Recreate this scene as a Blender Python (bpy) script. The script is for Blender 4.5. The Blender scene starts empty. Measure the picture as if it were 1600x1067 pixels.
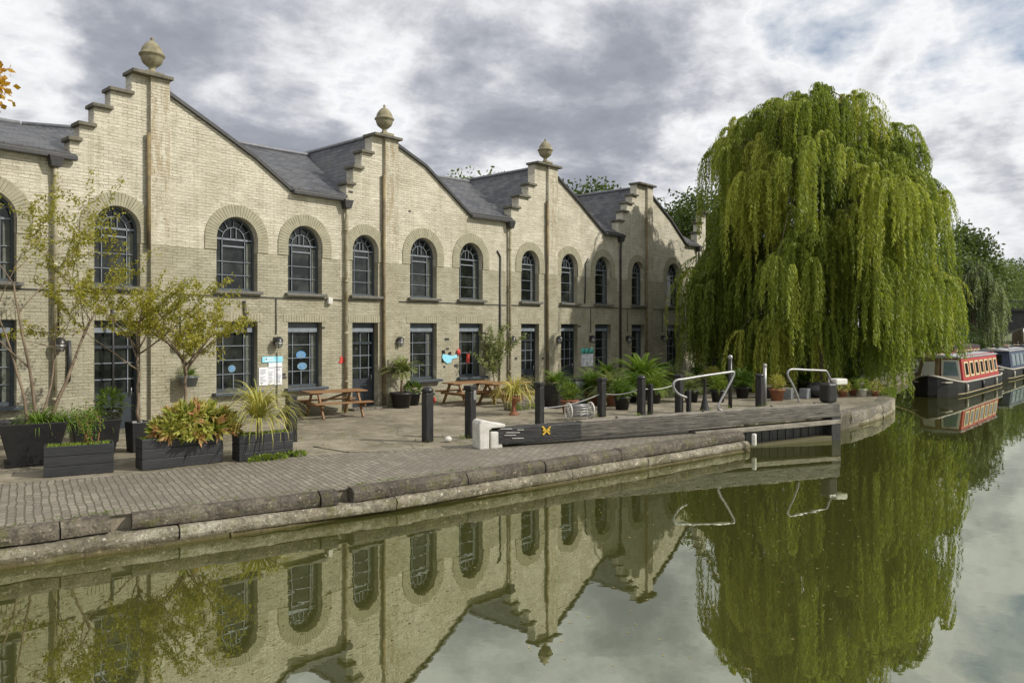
import bpy, math, random
import numpy as np
from mathutils import Vector, Matrix, noise as mnoise
R = math.radians
random.seed(7); rng = np.random.default_rng(11)
scene = bpy.context.scene
COL = scene.collection

# ------------------------------------------------------------------ camera
F = 1200.0; CAM = Vector((-14.38, -19.8, 2.95)); TH = R(41.75)
FW = Vector((math.cos(TH), math.sin(TH), 0)); RT = Vector((math.sin(TH), -math.cos(TH), 0))
cam = bpy.data.cameras.new('camera'); co = bpy.data.objects.new('camera', cam); COL.objects.link(co)
cam.sensor_width = 36; cam.lens = 27.0; cam.shift_y = -0.01156; cam.clip_end = 6000; cam.clip_start = .1
co.location = CAM; co.rotation_euler = (R(90), 0, R(-48.25)); scene.camera = co

# ------------------------------------------------------------------ light
EL = R(38); SD = Vector((.50*math.cos(EL), -.866*math.cos(EL), math.sin(EL)))
sun = bpy.data.lights.new('sun', 'SUN'); sun.energy = 4.1; sun.angle = R(.6); sun.color = (1, .945, .86)
so = bpy.data.objects.new('sun', sun); COL.objects.link(so)
so.rotation_euler = SD.to_track_quat('Z', 'Y').to_euler(); so.location = (0, 0, 60)
scene.view_settings.view_transform = 'Standard'; scene.view_settings.look = 'None'
scene.view_settings.exposure = 0.0; scene.view_settings.gamma = 1

class NT:
    def __init__(s, tree): s.t = tree; s.n = tree.nodes; s.l = tree.links
    def new(s, typ, **kw):
        n = s.n.new(typ)
        for k, v in kw.items():
            if k[0] == '_': setattr(n, k[1:], v)
            else:
                n.inputs[k.replace('__', ' ')].default_value = v
        return n
    def ln(s, a, b): s.l.new(a, b)
    def math(s, op, a, b=None, clamp=False, c=None):
        n = s.n.new('ShaderNodeMath'); n.operation = op; n.use_clamp = clamp
        for i, v in enumerate((a, b, c)):
            if v is None: continue
            if isinstance(v, (int, float)): n.inputs[i].default_value = v
            else: s.ln(v, n.inputs[i])
        return n.outputs[0]
    def mix(s, fac, a, b, mode='MIX'):
        n = s.n.new('ShaderNodeMix'); n.data_type = 'RGBA'; n.blend_type = mode
        for sock, v in ((n.inputs[0], fac), (n.inputs[6], a), (n.inputs[7], b)):
            if isinstance(v, (int, float)): sock.default_value = v
            elif isinstance(v, (tuple, list)): sock.default_value = (*v[:3], 1)
            else: s.ln(v, sock)
        return n.outputs[2]
    def ramp(s, fac, stops):
        n = s.n.new('ShaderNodeValToRGB'); e = n.color_ramp.elements
        while len(e) < len(stops): e.new(.5)
        for i, (p, c) in enumerate(stops):
            e[i].position = p; e[i].color = (*c, 1) if isinstance(c, (tuple, list)) else (c, c, c, 1)
        s.ln(fac, n.inputs[0]); return n.outputs[0]
    def noise(s, vec, scale, detail=4, rough=.55, dist=0.0, out=0):
        n = s.n.new('ShaderNodeTexNoise'); n.inputs['Scale'].default_value = scale; n.inputs['Detail'].default_value = detail
        n.inputs['Roughness'].default_value = rough; n.inputs['Distortion'].default_value = dist
        if vec is not None: s.ln(vec, n.inputs['Vector'])
        return n.outputs[out]
    def mapping(s, vec, scale=(1, 1, 1), loc=(0, 0, 0), rot=(0, 0, 0)):
        n = s.n.new('ShaderNodeMapping'); n.inputs['Scale'].default_value = scale
        n.inputs['Location'].default_value = loc; n.inputs['Rotation'].default_value = rot
        s.ln(vec, n.inputs['Vector']); return n.outputs[0]

def pixdir(px, py):
    d = FW + RT*((px-800)/F) + Vector((0, 0, (515-py)/F)); return d.normalized()

world = bpy.data.worlds.new('World'); scene.world = world; world.use_nodes = True
w = NT(world.node_tree); w.n.clear()
tc = w.new('ShaderNodeTexCoord'); g = tc.outputs['Generated']
sky = w.new('ShaderNodeTexSky', _sky_type='NISHITA', _sun_disc=False)
sky.sun_elevation = EL; sky.sun_rotation = math.atan2(SD.x, SD.y); sky.air_density = 1.0; sky.dust_density = 1.0
sep = w.new('ShaderNodeSeparateXYZ'); w.ln(g, sep.inputs[0])
zc = w.math('ADD', w.math('MAXIMUM', sep.outputs[2], 0.0), .20)
comb = w.new('ShaderNodeCombineXYZ')
w.ln(w.math('DIVIDE', sep.outputs[0], zc), comb.inputs[0]); w.ln(w.math('DIVIDE', sep.outputs[1], zc), comb.inputs[1])
p = comb.outputs[0]
n1 = w.noise(p, 2.3, 12, .62, .10)
n2 = w.noise(w.mapping(p, loc=(7.3, 2.1, 4)), 3.6, 9, .60, .2)
# large cloud masses, as directions, with torn edges
dn = w.new('ShaderNodeVectorMath', _operation='SUBTRACT'); dn.inputs[1].default_value = (.5, .5, .5); w.ln(w.noise(g, 5.5, 6, .6, out=1), dn.inputs[0])
ds = w.new('ShaderNodeVectorMath', _operation='SCALE'); ds.inputs['Scale'].default_value = .30; w.ln(dn.outputs[0], ds.inputs[0])
da = w.new('ShaderNodeVectorMath', _operation='ADD'); w.ln(g, da.inputs[0]); w.ln(ds.outputs[0], da.inputs[1])
dd = w.new('ShaderNodeVectorMath', _operation='NORMALIZE'); w.ln(da.outputs[0], dd.inputs[0]); gd = dd.outputs[0]
def blob(px, py, rad, amp):
    d = pixdir(px, py); vm = w.new('ShaderNodeVectorMath', _operation='DOT_PRODUCT')
    w.ln(gd, vm.inputs[0]); vm.inputs[1].default_value = d
    mr = w.new('ShaderNodeMapRange', _interpolation_type='SMOOTHSTEP'); w.ln(vm.outputs['Value'], mr.inputs[0])
    mr.inputs[1].default_value = math.cos(R(rad)); mr.inputs[2].default_value = 1.0
    mr.inputs[3].default_value = 0; mr.inputs[4].default_value = amp
    return mr.outputs[0]
dens = w.math('MULTIPLY', n1, 1.0)
for b in [(120, 130, 9, .17), (330, 150, 11, .20), (470, 40, 6, .10), (700, 60, 8, .14), (860, 150, 11, .22), (1010, 110, 8, .12), (1300, 60, 10, .14), (1560, 235, 6, .22), (500, 200, 6, .12), (960, 240, 8, .10),
          (40, 20, 5, -.20), (590, 130, 4.5, -.10), (850, 5, 6, -.13), (1080, 180, 6, -.10), (1500, 330, 9, -.10), (1620, 100, 8, -.40), (1325, -30, 7, -.36), (1200, 20, 4, -.03), (1060, 260, 4, -.08)]:
    dens = w.math('ADD', dens, blob(*b[:3], b[3]*.75))
dens = w.math('ADD', dens, w.math('MULTIPLY', w.math('SUBTRACT', n2, .5), .62))
ccol = w.ramp(dens, [(.40, (.96, .965, .975)), (.49, (.84, .85, .87)), (.56, (.68, .695, .73)), (.64, (.51, .53, .58)), (.75, (.37, .39, .445)), (.93, (.28, .30, .355))])
cov = w.ramp(dens, [(.08, 0.0), (.40, 1.0)])
hz = w.ramp(sep.outputs[2], [(0.0, 1.0), (.16, 0.0)])
ccol = w.mix(w.math('MULTIPLY', hz, .55), ccol, (.76, .79, .83))
scaled = w.new('ShaderNodeVectorMath', _operation='SCALE'); scaled.inputs['Scale'].default_value = 10.0; w.ln(ccol, scaled.inputs[0])
bg = w.new('ShaderNodeBackground', Strength=.1)
w.ln(w.mix(cov, sky.outputs[0], scaled.outputs[0]), bg.inputs[0])
wo = w.new('ShaderNodeOutputWorld'); w.ln(bg.outputs[0], wo.inputs[0])

# ------------------------------------------------------------------ helpers
GZ = .42
def at(px, py, z=GZ):
    Z = (CAM.z-z)*F/(py-515); x = (px-800)/F*Z
    q = CAM + FW*Z + RT*x; return Vector((q.x, q.y, z))
def atZ(px, py, Z):
    return CAM + FW*Z + RT*((px-800)/F*Z) + Vector((0, 0, (515-py)/F*Z))
def onwall(px, py, Y=0.0):
    d = FW + RT*((px-800)/F) + Vector((0, 0, (515-py)/F)); t = (Y-CAM.y)/d.y; return CAM + d*t
def vplane(px, py, a, b):           # point seen at px,py on the vertical plane through a and b
    nrm = Vector((-(b.y-a.y), b.x-a.x, 0)); d = FW + RT*((px-800)/F) + Vector((0, 0, (515-py)/F))
    return CAM + d*((a-CAM).dot(nrm)/d.dot(nrm))
def warp(x, z):
    n = x/7.6
    return CAM.z+(z-CAM.z)*(1+.033*n) if (n > 0 and z > CAM.z) else z

def tag(o, label=None, cat=None, group=None, kind=None):
    for k, v in (('label', label), ('category', cat), ('group', group), ('kind', kind)):
        if v: o[k] = v
    return o
def empty(name, loc, label, cat, group=None, rz=0):
    o = bpy.data.objects.new(name, None); COL.objects.link(o); o.location = loc; o.rotation_euler = (0, 0, rz)
    o.empty_display_size = .2
    return tag(o, label, cat, group)
def uvs(me):
    n = len(me.loops)
    if not n: return
    while me.uv_layers: me.uv_layers.remove(me.uv_layers[0])
    uvl = me.uv_layers.new(name='UVMap')
    co_ = np.empty(len(me.vertices)*3); me.vertices.foreach_get('co', co_); co_ = co_.reshape(-1, 3)
    nr = np.empty(len(me.polygons)*3); me.polygons.foreach_get('normal', nr); nr = nr.reshape(-1, 3)
    vi = np.empty(n, dtype=np.int32); me.loops.foreach_get('vertex_index', vi)
    tot = np.empty(len(me.polygons), dtype=np.int32); me.polygons.foreach_get('loop_total', tot)
    N = np.repeat(nr, tot, axis=0); P = co_[vi]
    flat = np.abs(N[:, 2]) > .93
    T = np.cross(np.array([0, 0, 1.0]), N); T /= np.maximum(np.linalg.norm(T, axis=1, keepdims=True), 1e-6)
    sgn = np.where(np.abs(T[:, 0]) > np.abs(T[:, 1]), np.sign(T[:, 0]), np.sign(T[:, 1])); T *= sgn[:, None]
    B = np.cross(N, T); B *= np.sign(B[:, 2:3]+1e-9)
    T[flat] = (1, 0, 0); B[flat] = (0, 1, 0)
    uv = np.stack([(P*T).sum(1), (P*B).sum(1)], 1)
    uvl.data.foreach_set('uv', uv.astype(np.float32).ravel())
class MB:
    def __init__(s): s.v = []; s.f = []; s.sm = []
    def add(s, vs, fs, smooth=False):
        o = len(s.v); s.v += [tuple(q) for q in vs]; s.f += [tuple(i+o for i in f) for f in fs]; s.sm += [smooth]*len(fs); return s
    def box(s, c, d, rz=0, tap=1.0, M=None):
        c = Vector(c); hx, hy, hz = d[0]/2, d[1]/2, d[2]/2; vs = []
        for z in (-1, 1):
            k = tap if z > 0 else 1
            for x, y in ((-1, -1), (1, -1), (1, 1), (-1, 1)):
                q = Vector((x*hx*k, y*hy*k, z*hz))
                if M: q = M @ q
                elif rz: q = Matrix.Rotation(rz, 3, 'Z') @ q
                vs.append(c+q)
        return s.add(vs, [(3, 2, 1, 0), (4, 5, 6, 7), (0, 1, 5, 4), (1, 2, 6, 5), (2, 3, 7, 6), (3, 0, 4, 7)])
    def bar(s, a, b, wd, ht, up=(0, 0, 1), wd2=None, ht2=None):
        a = Vector(a); b = Vector(b); d = (b-a).normalized(); u = Vector(up)
        if abs(d.dot(u)) > .98: u = Vector((1, 0, 0))
        sd = d.cross(u).normalized(); u = sd.cross(d); vs = []
        for q, w_, h_ in ((a, wd, ht), (b, wd2 or wd, ht2 or ht)):
            for x, y in ((-1, -1), (1, -1), (1, 1), (-1, 1)): vs.append(q+sd*x*w_/2+u*y*h_/2)
        return s.add(vs, [(0, 1, 2, 3), (7, 6, 5, 4), (4, 5, 1, 0), (5, 6, 2, 1), (6, 7, 3, 2), (7, 4, 0, 3)])
    def tube(s, pts, r, n=8, cap=True, smooth=True):
        pts = [Vector(q) for q in pts]; m = len(pts); rr = r if isinstance(r, (list, tuple)) else [r]*m
        vs = []; fs = []; pu = None
        for i in range(m):
            d = (pts[min(i+1, m-1)]-pts[max(i-1, 0)])
            d = d.normalized() if d.length > 1e-9 else Vector((0, 0, 1))
            if pu is None:
                pu = Vector((1, 0, 0)) if abs(d.x) < .9 else Vector((0, 1, 0))
            u = (pu-d*pu.dot(d)).normalized(); v = d.cross(u); pu = u
            for k in range(n):
                a = 2*math.pi*k/n; vs.append(pts[i]+(u*math.cos(a)+v*math.sin(a))*rr[i])
        for i in range(m-1):
            for k in range(n):
                fs.append((i*n+k, i*n+(k+1) % n, (i+1)*n+(k+1) % n, (i+1)*n+k))
        if cap: fs += [tuple(range(n-1, -1, -1)), tuple((m-1)*n+k for k in range(n))]
        return s.add(vs, fs, smooth)
    def lathe(s, prof, c=(0, 0, 0), n=20, smooth=True):
        vs = []; fs = []; m = len(prof)
        for r_, z in prof:
            for k in range(n):
                a = 2*math.pi*k/n; vs.append((c[0]+r_*math.cos(a), c[1]+r_*math.sin(a), c[2]+z))
        for i in range(m-1):
            for k in range(n): fs.append((i*n+k, i*n+(k+1) % n, (i+1)*n+(k+1) % n, (i+1)*n+k))
        fs += [tuple(range(n-1, -1, -1)), tuple((m-1)*n+k for k in range(n))]
        return s.add(vs, fs, smooth)
    def prism(s, poly, ext, smooth=False):  # poly list of 3d points, ext vector
        n = len(poly); poly = [Vector(q) for q in poly]; e = Vector(ext)
        vs = poly+[q+e for q in poly]
        fs = [tuple(range(n)), tuple(range(2*n-1, n-1, -1))]+[(i, i+n, (i+1) % n+n, (i+1) % n) for i in range(n)]
        return s.add(vs, fs, smooth)
    def sphere(s, c, r, sc=(1, 1, 1), n=10):
        prof = [(max(r*math.sin(math.pi*i/n), 1e-4), -r*math.cos(math.pi*i/n)) for i in range(n+1)]
        o = len(s.v); s.lathe(prof, (0, 0, 0), n*2)
        for i in range(o, len(s.v)):
            q = s.v[i]; s.v[i] = (c[0]+q[0]*sc[0], c[1]+q[1]*sc[1], c[2]+q[2]*sc[2])
        return s
    def build(s, name, mat, parent=None, bevel=0, fix=True, wp=False):
        me = bpy.data.meshes.new(name)
        v = [(a, b, warp(a, c)) for a, b, c in s.v] if wp else s.v
        me.from_pydata(v, [], s.f)
        me.polygons.foreach_set('use_smooth', s.sm)
        if fix:
            import bmesh
            bm = bmesh.new(); bm.from_mesh(me); bmesh.ops.recalc_face_normals(bm, faces=bm.faces); bm.to_mesh(me); bm.free()
        me.update(); uvs(me); me.materials.append(mat)
        o = bpy.data.objects.new(name, me); COL.objects.link(o)
        if parent: o.parent = parent
        if bevel:
            b = o.modifiers.new('bevel', 'BEVEL'); b.width = bevel; b.segments = 2; b.limit_method = 'ANGLE'
        return o
def filled(name, outlines, th, mat, y0, parent=None, axis='XZ'):
    """2D outlines (first outer, rest holes) filled and thickened."""
    cu = bpy.data.curves.new(name, 'CURVE'); cu.dimensions = '2D'; cu.fill_mode = 'BOTH'; cu.extrude = th/2
    for ol in outlines:
        sp = cu.splines.new('POLY'); sp.points.add(len(ol)-1)
        for i, q in enumerate(ol): sp.points[i].co = (q[0], q[1], 0, 1)
        sp.use_cyclic_u = True
    tmp = bpy.data.objects.new('tmp', cu); COL.objects.link(tmp)
    dg = bpy.context.evaluated_depsgraph_get(); me = bpy.data.meshes.new_from_object(tmp.evaluated_get(dg))
    bpy.data.objects.remove(tmp); me.name = name
    if axis == 'XZ':
        me.transform(Matrix(((1, 0, 0, 0), (0, 0, -1, y0+th/2), (0, 1, 0, 0), (0, 0, 0, 1))))
    else: me.transform(Matrix.Translation((0, 0, y0-th/2)))
    me.update(); uvs(me); me.materials.clear(); me.materials.append(mat)
    o = bpy.data.objects.new(name, me); COL.objects.link(o)
    if parent: o.parent = parent
    return o
def copy_tree(o, parent=None):
    c = o.copy(); COL.objects.link(c); c.parent = parent
    for ch in list(o.children): copy_tree(ch, c)
    return c

# ------------------------------------------------------------------ materials
def material(name):
    m = bpy.data.materials.new(name); m.use_nodes = True; t = NT(m.node_tree); t.n.clear()
    b = t.new('ShaderNodeBsdfPrincipled'); o = t.new('ShaderNodeOutputMaterial'); t.ln(b.outputs[0], o.inputs[0])
    return m, t, b, o
def bump(t, b, h, strength, dist):
    n = t.new('ShaderNodeBump', Strength=strength, Distance=dist); t.ln(h, n.inputs['Height']); t.ln(n.outputs[0], b.inputs['Normal']); return n
def plain(name, c, rough=.6, c2=None, ns=6.0, bmp=.0, metal=0, bs=40, stretch=(1, 1, 1), spec=.5):
    m, t, b, o = material(name)
    tcn = t.new('ShaderNodeTexCoord').outputs['Object']
    v = t.mapping(tcn, scale=stretch)
    nz = t.noise(v, ns, 6, .62)
    c2 = c2 or tuple(x*.7 for x in c)
    t.ln(t.mix(t.ramp(nz, [(.35, 0.0), (.65, 1.0)]), c, c2), b.inputs['Base Color'])
    b.inputs['Roughness'].default_value = rough; b.inputs['Metallic'].default_value = metal
    b.inputs['Specular IOR Level'].default_value = spec
    if bmp: bump(t, b, t.noise(v, bs, 5, .6), bmp, .01)
    return m
def brick(name, c1, c2, mortar, bw, bh, ms, bmp=.4, dist=.01, rough=.85, off=.5, dirt=None, dirt_s=.6, dirt_amt=.5, grunge=None, warpuv=.0, stretch=(1,1,1)):
    m, t, b, o = material(name)
    uv = t.new('ShaderNodeUVMap').outputs[0]
    oc = t.new('ShaderNodeTexCoord').outputs['Object']
    v = uv
    if warpuv:
        va = t.new('ShaderNodeVectorMath', _operation='SCALE'); va.inputs['Scale'].default_value = warpuv
        sb = t.new('ShaderNodeVectorMath', _operation='SUBTRACT'); sb.inputs[1].default_value = (.5, .5, .5)
        t.ln(t.noise(uv, 3.0, 3, .5, out=1), sb.inputs[0]); t.ln(sb.outputs[0], va.inputs[0])
        ad = t.new('ShaderNodeVectorMath', _operation='ADD'); t.ln(uv, ad.inputs[0]); t.ln(va.outputs[0], ad.inputs[1]); v = ad.outputs[0]
    bt = t.new('ShaderNodeTexBrick', _offset=off); t.ln(v, bt.inputs['Vector'])
    bt.inputs['Color1'].default_value = (*c1, 1); bt.inputs['Color2'].default_value = (*c2, 1); bt.inputs['Mortar'].default_value = (*mortar, 1)
    bt.inputs['Scale'].default_value = 1; bt.inputs['Brick Width'].default_value = bw; bt.inputs['Row Height'].default_value = bh
    bt.inputs['Mortar Size'].default_value = ms; bt.inputs['Mortar Smooth'].default_value = .4; bt.inputs['Bias'].default_value = 0
    c = bt.outputs['Color']
    if dirt: c = t.mix(t.math('MULTIPLY', t.ramp(t.noise(oc, dirt_s, 7, .65), [(.42, 0.0), (.68, 1.0)]), dirt_amt), c, dirt)
    if grunge: c = t.mix(t.math('MULTIPLY', t.ramp(t.noise(oc, 22, 4, .7), [(.55, 0.0), (.72, 1.0)]), .6), c, grunge)
    t.ln(c, b.inputs['Base Color']); b.inputs['Roughness'].default_value = rough
    h = t.math('ADD', t.math('MULTIPLY', bt.outputs['Fac'], -1.0), t.math('MULTIPLY', t.noise(oc, 14, 5, .65), .9))
    bump(t, b, h, bmp, dist)
    return m
def wallmat(stain=0):
    """painted brick: cream above the arch springing, bare olive grey below, with rain stains"""
    m, t, b, o = material('stained_brick' if stain else 'painted_brick')
    uv = t.new('ShaderNodeUVMap').outputs[0]; oc = t.new('ShaderNodeTexCoord').outputs['Object']
    sb = t.new('ShaderNodeVectorMath', _operation='SUBTRACT'); sb.inputs[1].default_value = (.5, .5, .5)
    t.ln(t.noise(uv, 2.5, 4, .6, out=1), sb.inputs[0])
    va = t.new('ShaderNodeVectorMath', _operation='SCALE'); va.inputs['Scale'].default_value = .05; t.ln(sb.outputs[0], va.inputs[0])
    ad = t.new('ShaderNodeVectorMath', _operation='ADD'); t.ln(uv, ad.inputs[0]); t.ln(va.outputs[0], ad.inputs[1])
    bt = t.new('ShaderNodeTexBrick', _offset=.5); t.ln(ad.outputs[0], bt.inputs['Vector'])
    bt.inputs['Scale'].default_value = 1; bt.inputs['Brick Width'].default_value = .225; bt.inputs['Row Height'].default_value = .076
    bt.inputs['Mortar Size'].default_value = .009; bt.inputs['Mortar Smooth'].default_value = .8; bt.inputs['Bias'].default_value = 0
    bt.inputs['Color1'].default_value = (1, 1, 1, 1); bt.inputs['Color2'].default_value = (.84, .83, .81, 1); bt.inputs['Mortar'].default_value = (.60, .565, .49, 1)
    sx = t.new('ShaderNodeSeparateXYZ'); t.ln(oc, sx.inputs[0])
    # paint edge rises with the wall; short drops beside the downpipes
    xn = t.math('DIVIDE', sx.outputs[0], 7.6)
    edge = t.math('ADD', 5.12, t.math('MULTIPLY', t.math('MAXIMUM', xn, 0.0), .073))
    fr = t.math('ABSOLUTE', t.math('SUBTRACT', t.math('FRACT', t.math('ADD', xn, .5)), .5))
    edge = t.math('SUBTRACT', edge, t.math('MULTIPLY', t.math('LESS_THAN', fr, .022), .55))
    edge = t.math('ADD', edge, t.math('MULTIPLY', t.math('SUBTRACT', t.noise(oc, 9, 4), .5), .10))
    up = t.math('GREATER_THAN', sx.outputs[2], edge)
    cr = t.mix(t.ramp(t.noise(oc, 1.3, 6, .6), [(.3, 0.0), (.7, 1.0)]), (.68, .642, .52), (.53, .495, .39))
    ol = t.mix(t.ramp(t.noise(oc, 1.1, 7, .65), [(.35, 0.0), (.68, 1.0)]), (.43, .405, .30), (.32, .305, .215))
    c = t.mix(up, ol, cr)
    wave = t.ramp(t.noise(t.mapping(uv, scale=(1.6, 13.2, 1)), 1.0, 4, .6), [(.38, 0.0), (.62, 1.0)])
    keep = t.ramp(t.noise(oc, 2.2, 5, .65), [(.36, .25), (.62, 1.0)])
    c = t.mix(keep, c, t.mix(1.0, c, bt.outputs['Color'], 'MULTIPLY'))
    c = t.mix(t.math('MULTIPLY', wave, .24), c, (.20, .18, .12))
    c = t.mix(t.math('MULTIPLY', t.ramp(t.noise(t.mapping(oc, loc=(5, 0, 9)), .55, 7, .7), [(.48, 0.0), (.62, 1.0)]), .35), c, (.30, .265, .18))
    # chipped spots
    sp = t.ramp(t.noise(t.mapping(oc, scale=(1, 1, 2.2)), 9, 6, .75), [(.585, 0.0), (.66, 1.0)])
    c = t.mix(t.math('MULTIPLY', sp, .55), c, (.22, .19, .12))
    # vertical rain streaks
    st = t.ramp(t.noise(t.mapping(oc, scale=(3.2, 3.2, .22)), 1.6, 5, .6), [(.52, 0.0), (.72, 1.0)])
    c = t.mix(t.math('MULTIPLY', st, .46), c, (.27, .24, .14))
    if stain:
        sn = t.ramp(t.noise(t.mapping(oc, scale=(5, 5, .9)), 1.5, 6, .65), [(.44, 0.0), (.60, 1.0)])
        band = t.math('MULTIPLY', t.ramp(t.math('DIVIDE', sx.outputs[2], 10.0), [(.52, .25), (.66, 1.0), (.88, .9), (.95, .4)]), .75)
        c = t.mix(t.math('MULTIPLY', sn, t.math('MULTIPLY', band, .75)), c, (.27, .19, .08))
        s2 = t.ramp(t.noise(t.mapping(oc, scale=(4, 4, 1.6)), 3.5, 5, .7), [(.60, 0.0), (.68, 1.0)]); c = t.mix(t.math('MULTIPLY', s2, .8), c, (.09, .06, .035))
    # damp base
    base = t.ramp(t.math('ADD', sx.outputs[2], t.math('MULTIPLY', t.noise(oc, 2, 4), .6)), [(.75, 1.0), (1.35, 0.0)])
    c = t.mix(t.math('MULTIPLY', base, .45), c, (.16, .15, .085))
    fl = t.ramp(t.noise(t.mapping(oc, scale=(1, 1, 3.0), loc=(2, 0, 5)), 15, 4, .7), [(.63, 0.0), (.69, 1.0)])
    c = t.mix(t.math('MULTIPLY', fl, .6), c, (.13, .11, .07))
    t.ln(c, b.inputs['Base Color']); b.inputs['Roughness'].default_value = .75
    h = t.math('ADD', t.math('ADD', t.math('MULTIPLY', t.math('MULTIPLY', bt.outputs['Fac'], keep), -1.1), t.math('MULTIPLY', wave, -.7)), t.math('ADD', t.math('MULTIPLY', t.noise(oc, 11, 6, .7), 1.7), t.math('MULTIPLY', sp, -1.0)))
    bump(t, b, h, .75, .014)
    return m
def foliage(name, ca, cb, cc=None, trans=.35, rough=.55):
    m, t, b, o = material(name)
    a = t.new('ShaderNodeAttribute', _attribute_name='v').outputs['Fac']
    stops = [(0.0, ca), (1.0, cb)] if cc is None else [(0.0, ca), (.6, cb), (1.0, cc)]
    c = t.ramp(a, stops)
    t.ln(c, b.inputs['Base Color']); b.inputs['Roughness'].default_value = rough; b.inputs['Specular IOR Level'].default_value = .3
    tr = t.new('ShaderNodeBsdfTranslucent'); t.ln(t.mix(1.0, c, (1.0, 1.0, .55), 'MULTIPLY'), tr.inputs[0])
    mx = t.new('ShaderNodeMixShader', Fac=trans); t.ln(b.outputs[0], mx.inputs[1]); t.ln(tr.outputs[0], mx.inputs[2]); t.ln(mx.outputs[0], o.inputs[0])
    return m
M = {}
M['wall'] = wallmat()
M['olive'] = brick('olive_brick', (.40, .37, .245), (.33, .305, .20), (.20, .18, .11), .235, .083, .010, .5, .012, dirt=(.24, .21, .12), dirt_s=1.2)
M['pil'] = wallmat(1)
M['voussoir'] = plain('voussoir_brick', (.36, .335, .235), .85, (.28, .26, .18), 5, .6, bs=30)
M['coping'] = plain('coping_stone', (.085, .08, .065), .85, (.17, .155, .11), 4, .6)
M['stone'] = plain('urn_stone', (.30, .27, .175), .9, (.17, .15, .09), 6, .8, bs=25)
M['slate'] = brick('slate_roof', (.098, .103, .112), (.032, .034, .042), (.012, .012, .014), .34, .19, .014, .9, .03, rough=.5, dirt=(.115, .11, .095), dirt_s=1.4, dirt_amt=.5)
M['lead'] = plain('lead_flashing', (.20, .21, .22), .5, (.13, .13, .14), 6)
M['gutter'] = plain('gutter_iron', (.028, .028, .030), .5, (.05, .048, .045), 9, .2)
M['pipe'] = plain('painted_pipe', (.45, .42, .30), .6, (.20, .16, .08), 4, .3)
M['rust'] = plain('rusty_pipe', (.27, .205, .095), .8, (.11, .085, .05), 3, .4)
M['frame'] = plain('frame_paint', (.062, .078, .090), .45, (.045, .056, .066), 9)
M['doorpaint'] = plain('door_paint', (.030, .040, .048), .45, (.022, .028, .034), 9)
M['bars'] = plain('glazing_bar_paint', (.22, .25, .28), .45, (.15, .17, .19), 10)
M['sill'] = plain('sill_stone', (.10, .10, .092), .8, (.16, .15, .12), 8, .4)
M['reveal_reflection'] = plain('painted_reveal_reflection', (.13, .14, .11), .6, (.07, .08, .065), 7)  # colour of the window reveal as reflected in the glass
M['dark'] = plain('dark_interior', (.012, .011, .010), .9)
M['floor_in'] = plain('interior_floor', (.06, .05, .04), .9)
def glassm():
    m, t, b, o = material('window_glass')
    b.inputs['Base Color'].default_value = (.012, .014, .013, 1); b.inputs['Roughness'].default_value = .06
    oc = t.new('ShaderNodeTexCoord').outputs['Object']
    c = t.ramp(t.noise(oc, 1.6, 4, .6), [(.45, (.008, .010, .009)), (.66, (.035, .040, .034))])
    t.ln(c, b.inputs['Base Color'])
    bump(t, b, t.noise(oc, 3, 2), .12, .02)
    return m
M['glass'] = glassm()
M['black'] = plain('black_paint', (.018, .018, .019), .38, (.035, .033, .030), 12, .3, bs=25)
M['blacktimber'] = plain('black_timber', (.030, .029, .027), .6, (.075, .070, .060), 3, .6, stretch=(1, 1, 6), bs=20)
M['beam'] = plain('weathered_beam', (.050, .047, .042), .7, (.15, .135, .11), 2.2, .8, stretch=(1, 1, 3), bs=18)
M['beamtop'] = plain('beam_top_boards', (.30, .27, .21), .8, (.15, .13, .10), 3, .6, bs=20)
M['white'] = plain('white_paint', (.66, .65, .60), .55, (.48, .46, .40), 5, .15)
M['silver'] = plain('galvanised_tube', (.36, .36, .355), .42, (.25, .25, .24), 14, 0, metal=.6)
M['planter'] = plain('black_planter', (.030, .031, .033), .6, (.055, .055, .055), 3, .5, stretch=(1, 1, 9), bs=12)
M['pot'] = plain('dark_pot', (.022, .022, .023), .5, (.04, .038, .035), 8)
M['terracotta'] = plain('terracotta', (.32, .13, .07), .8, (.22, .09, .05), 8, .3)
M['soil'] = plain('moss_soil', (.10, .12, .025), .95, (.09, .06, .03), 14, .8)
M['wood'] = plain('picnic_wood', (.27, .145, .06), .6, (.18, .095, .04), 5, .3, stretch=(1, 1, 4))
M['bark'] = plain('bark', (.11, .085, .055), .9, (.19, .155, .11), 9, .7, stretch=(1, 1, .3))
M['palebark'] = plain('pale_bark', (.22, .165, .11), .85, (.13, .095, .06), 9, .6, stretch=(1, 1, .3))
M['redpaint'] = plain('red_boat_paint', (.42, .035, .030), .4, (.33, .03, .028), 5)
M['cream'] = plain('cream_trim', (.55, .43, .24), .5, (.45, .34, .18), 9)
M['bluepaint'] = plain('blue_boat_paint', (.030, .045, .085), .4, (.045, .06, .10), 4)
M['bluegrey'] = plain('bluegrey_boat_panel', (.16, .22, .27), .45, (.11, .18, .17), 3)
M['hull'] = plain('hull_black', (.016, .016, .018), .42, (.030, .030, .032), 2, .2)
M['gunwale'] = plain('gunwale_pale', (.42, .39, .33), .5, (.32, .29, .24), 3)
M['roofgrey'] = plain('boat_roof_grey', (.36, .37, .38), .5, (.27, .27, .28), 3)
M['canvas'] = plain('brown_canvas', (.11, .075, .03), .8, (.15, .12, .05), 3, .3)
M['brownboat'] = plain('maroon_boat_paint', (.11, .025, .020), .45)
M['iron'] = plain('bridge_iron', (.035, .037, .040), .6, (.06, .06, .06), 1.5, .3)
M['bridgebrick'] = brick('bridge_brick', (.10, .085, .07), (.07, .06, .05), (.05, .045, .04), .24, .08, .01, .5)
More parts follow.
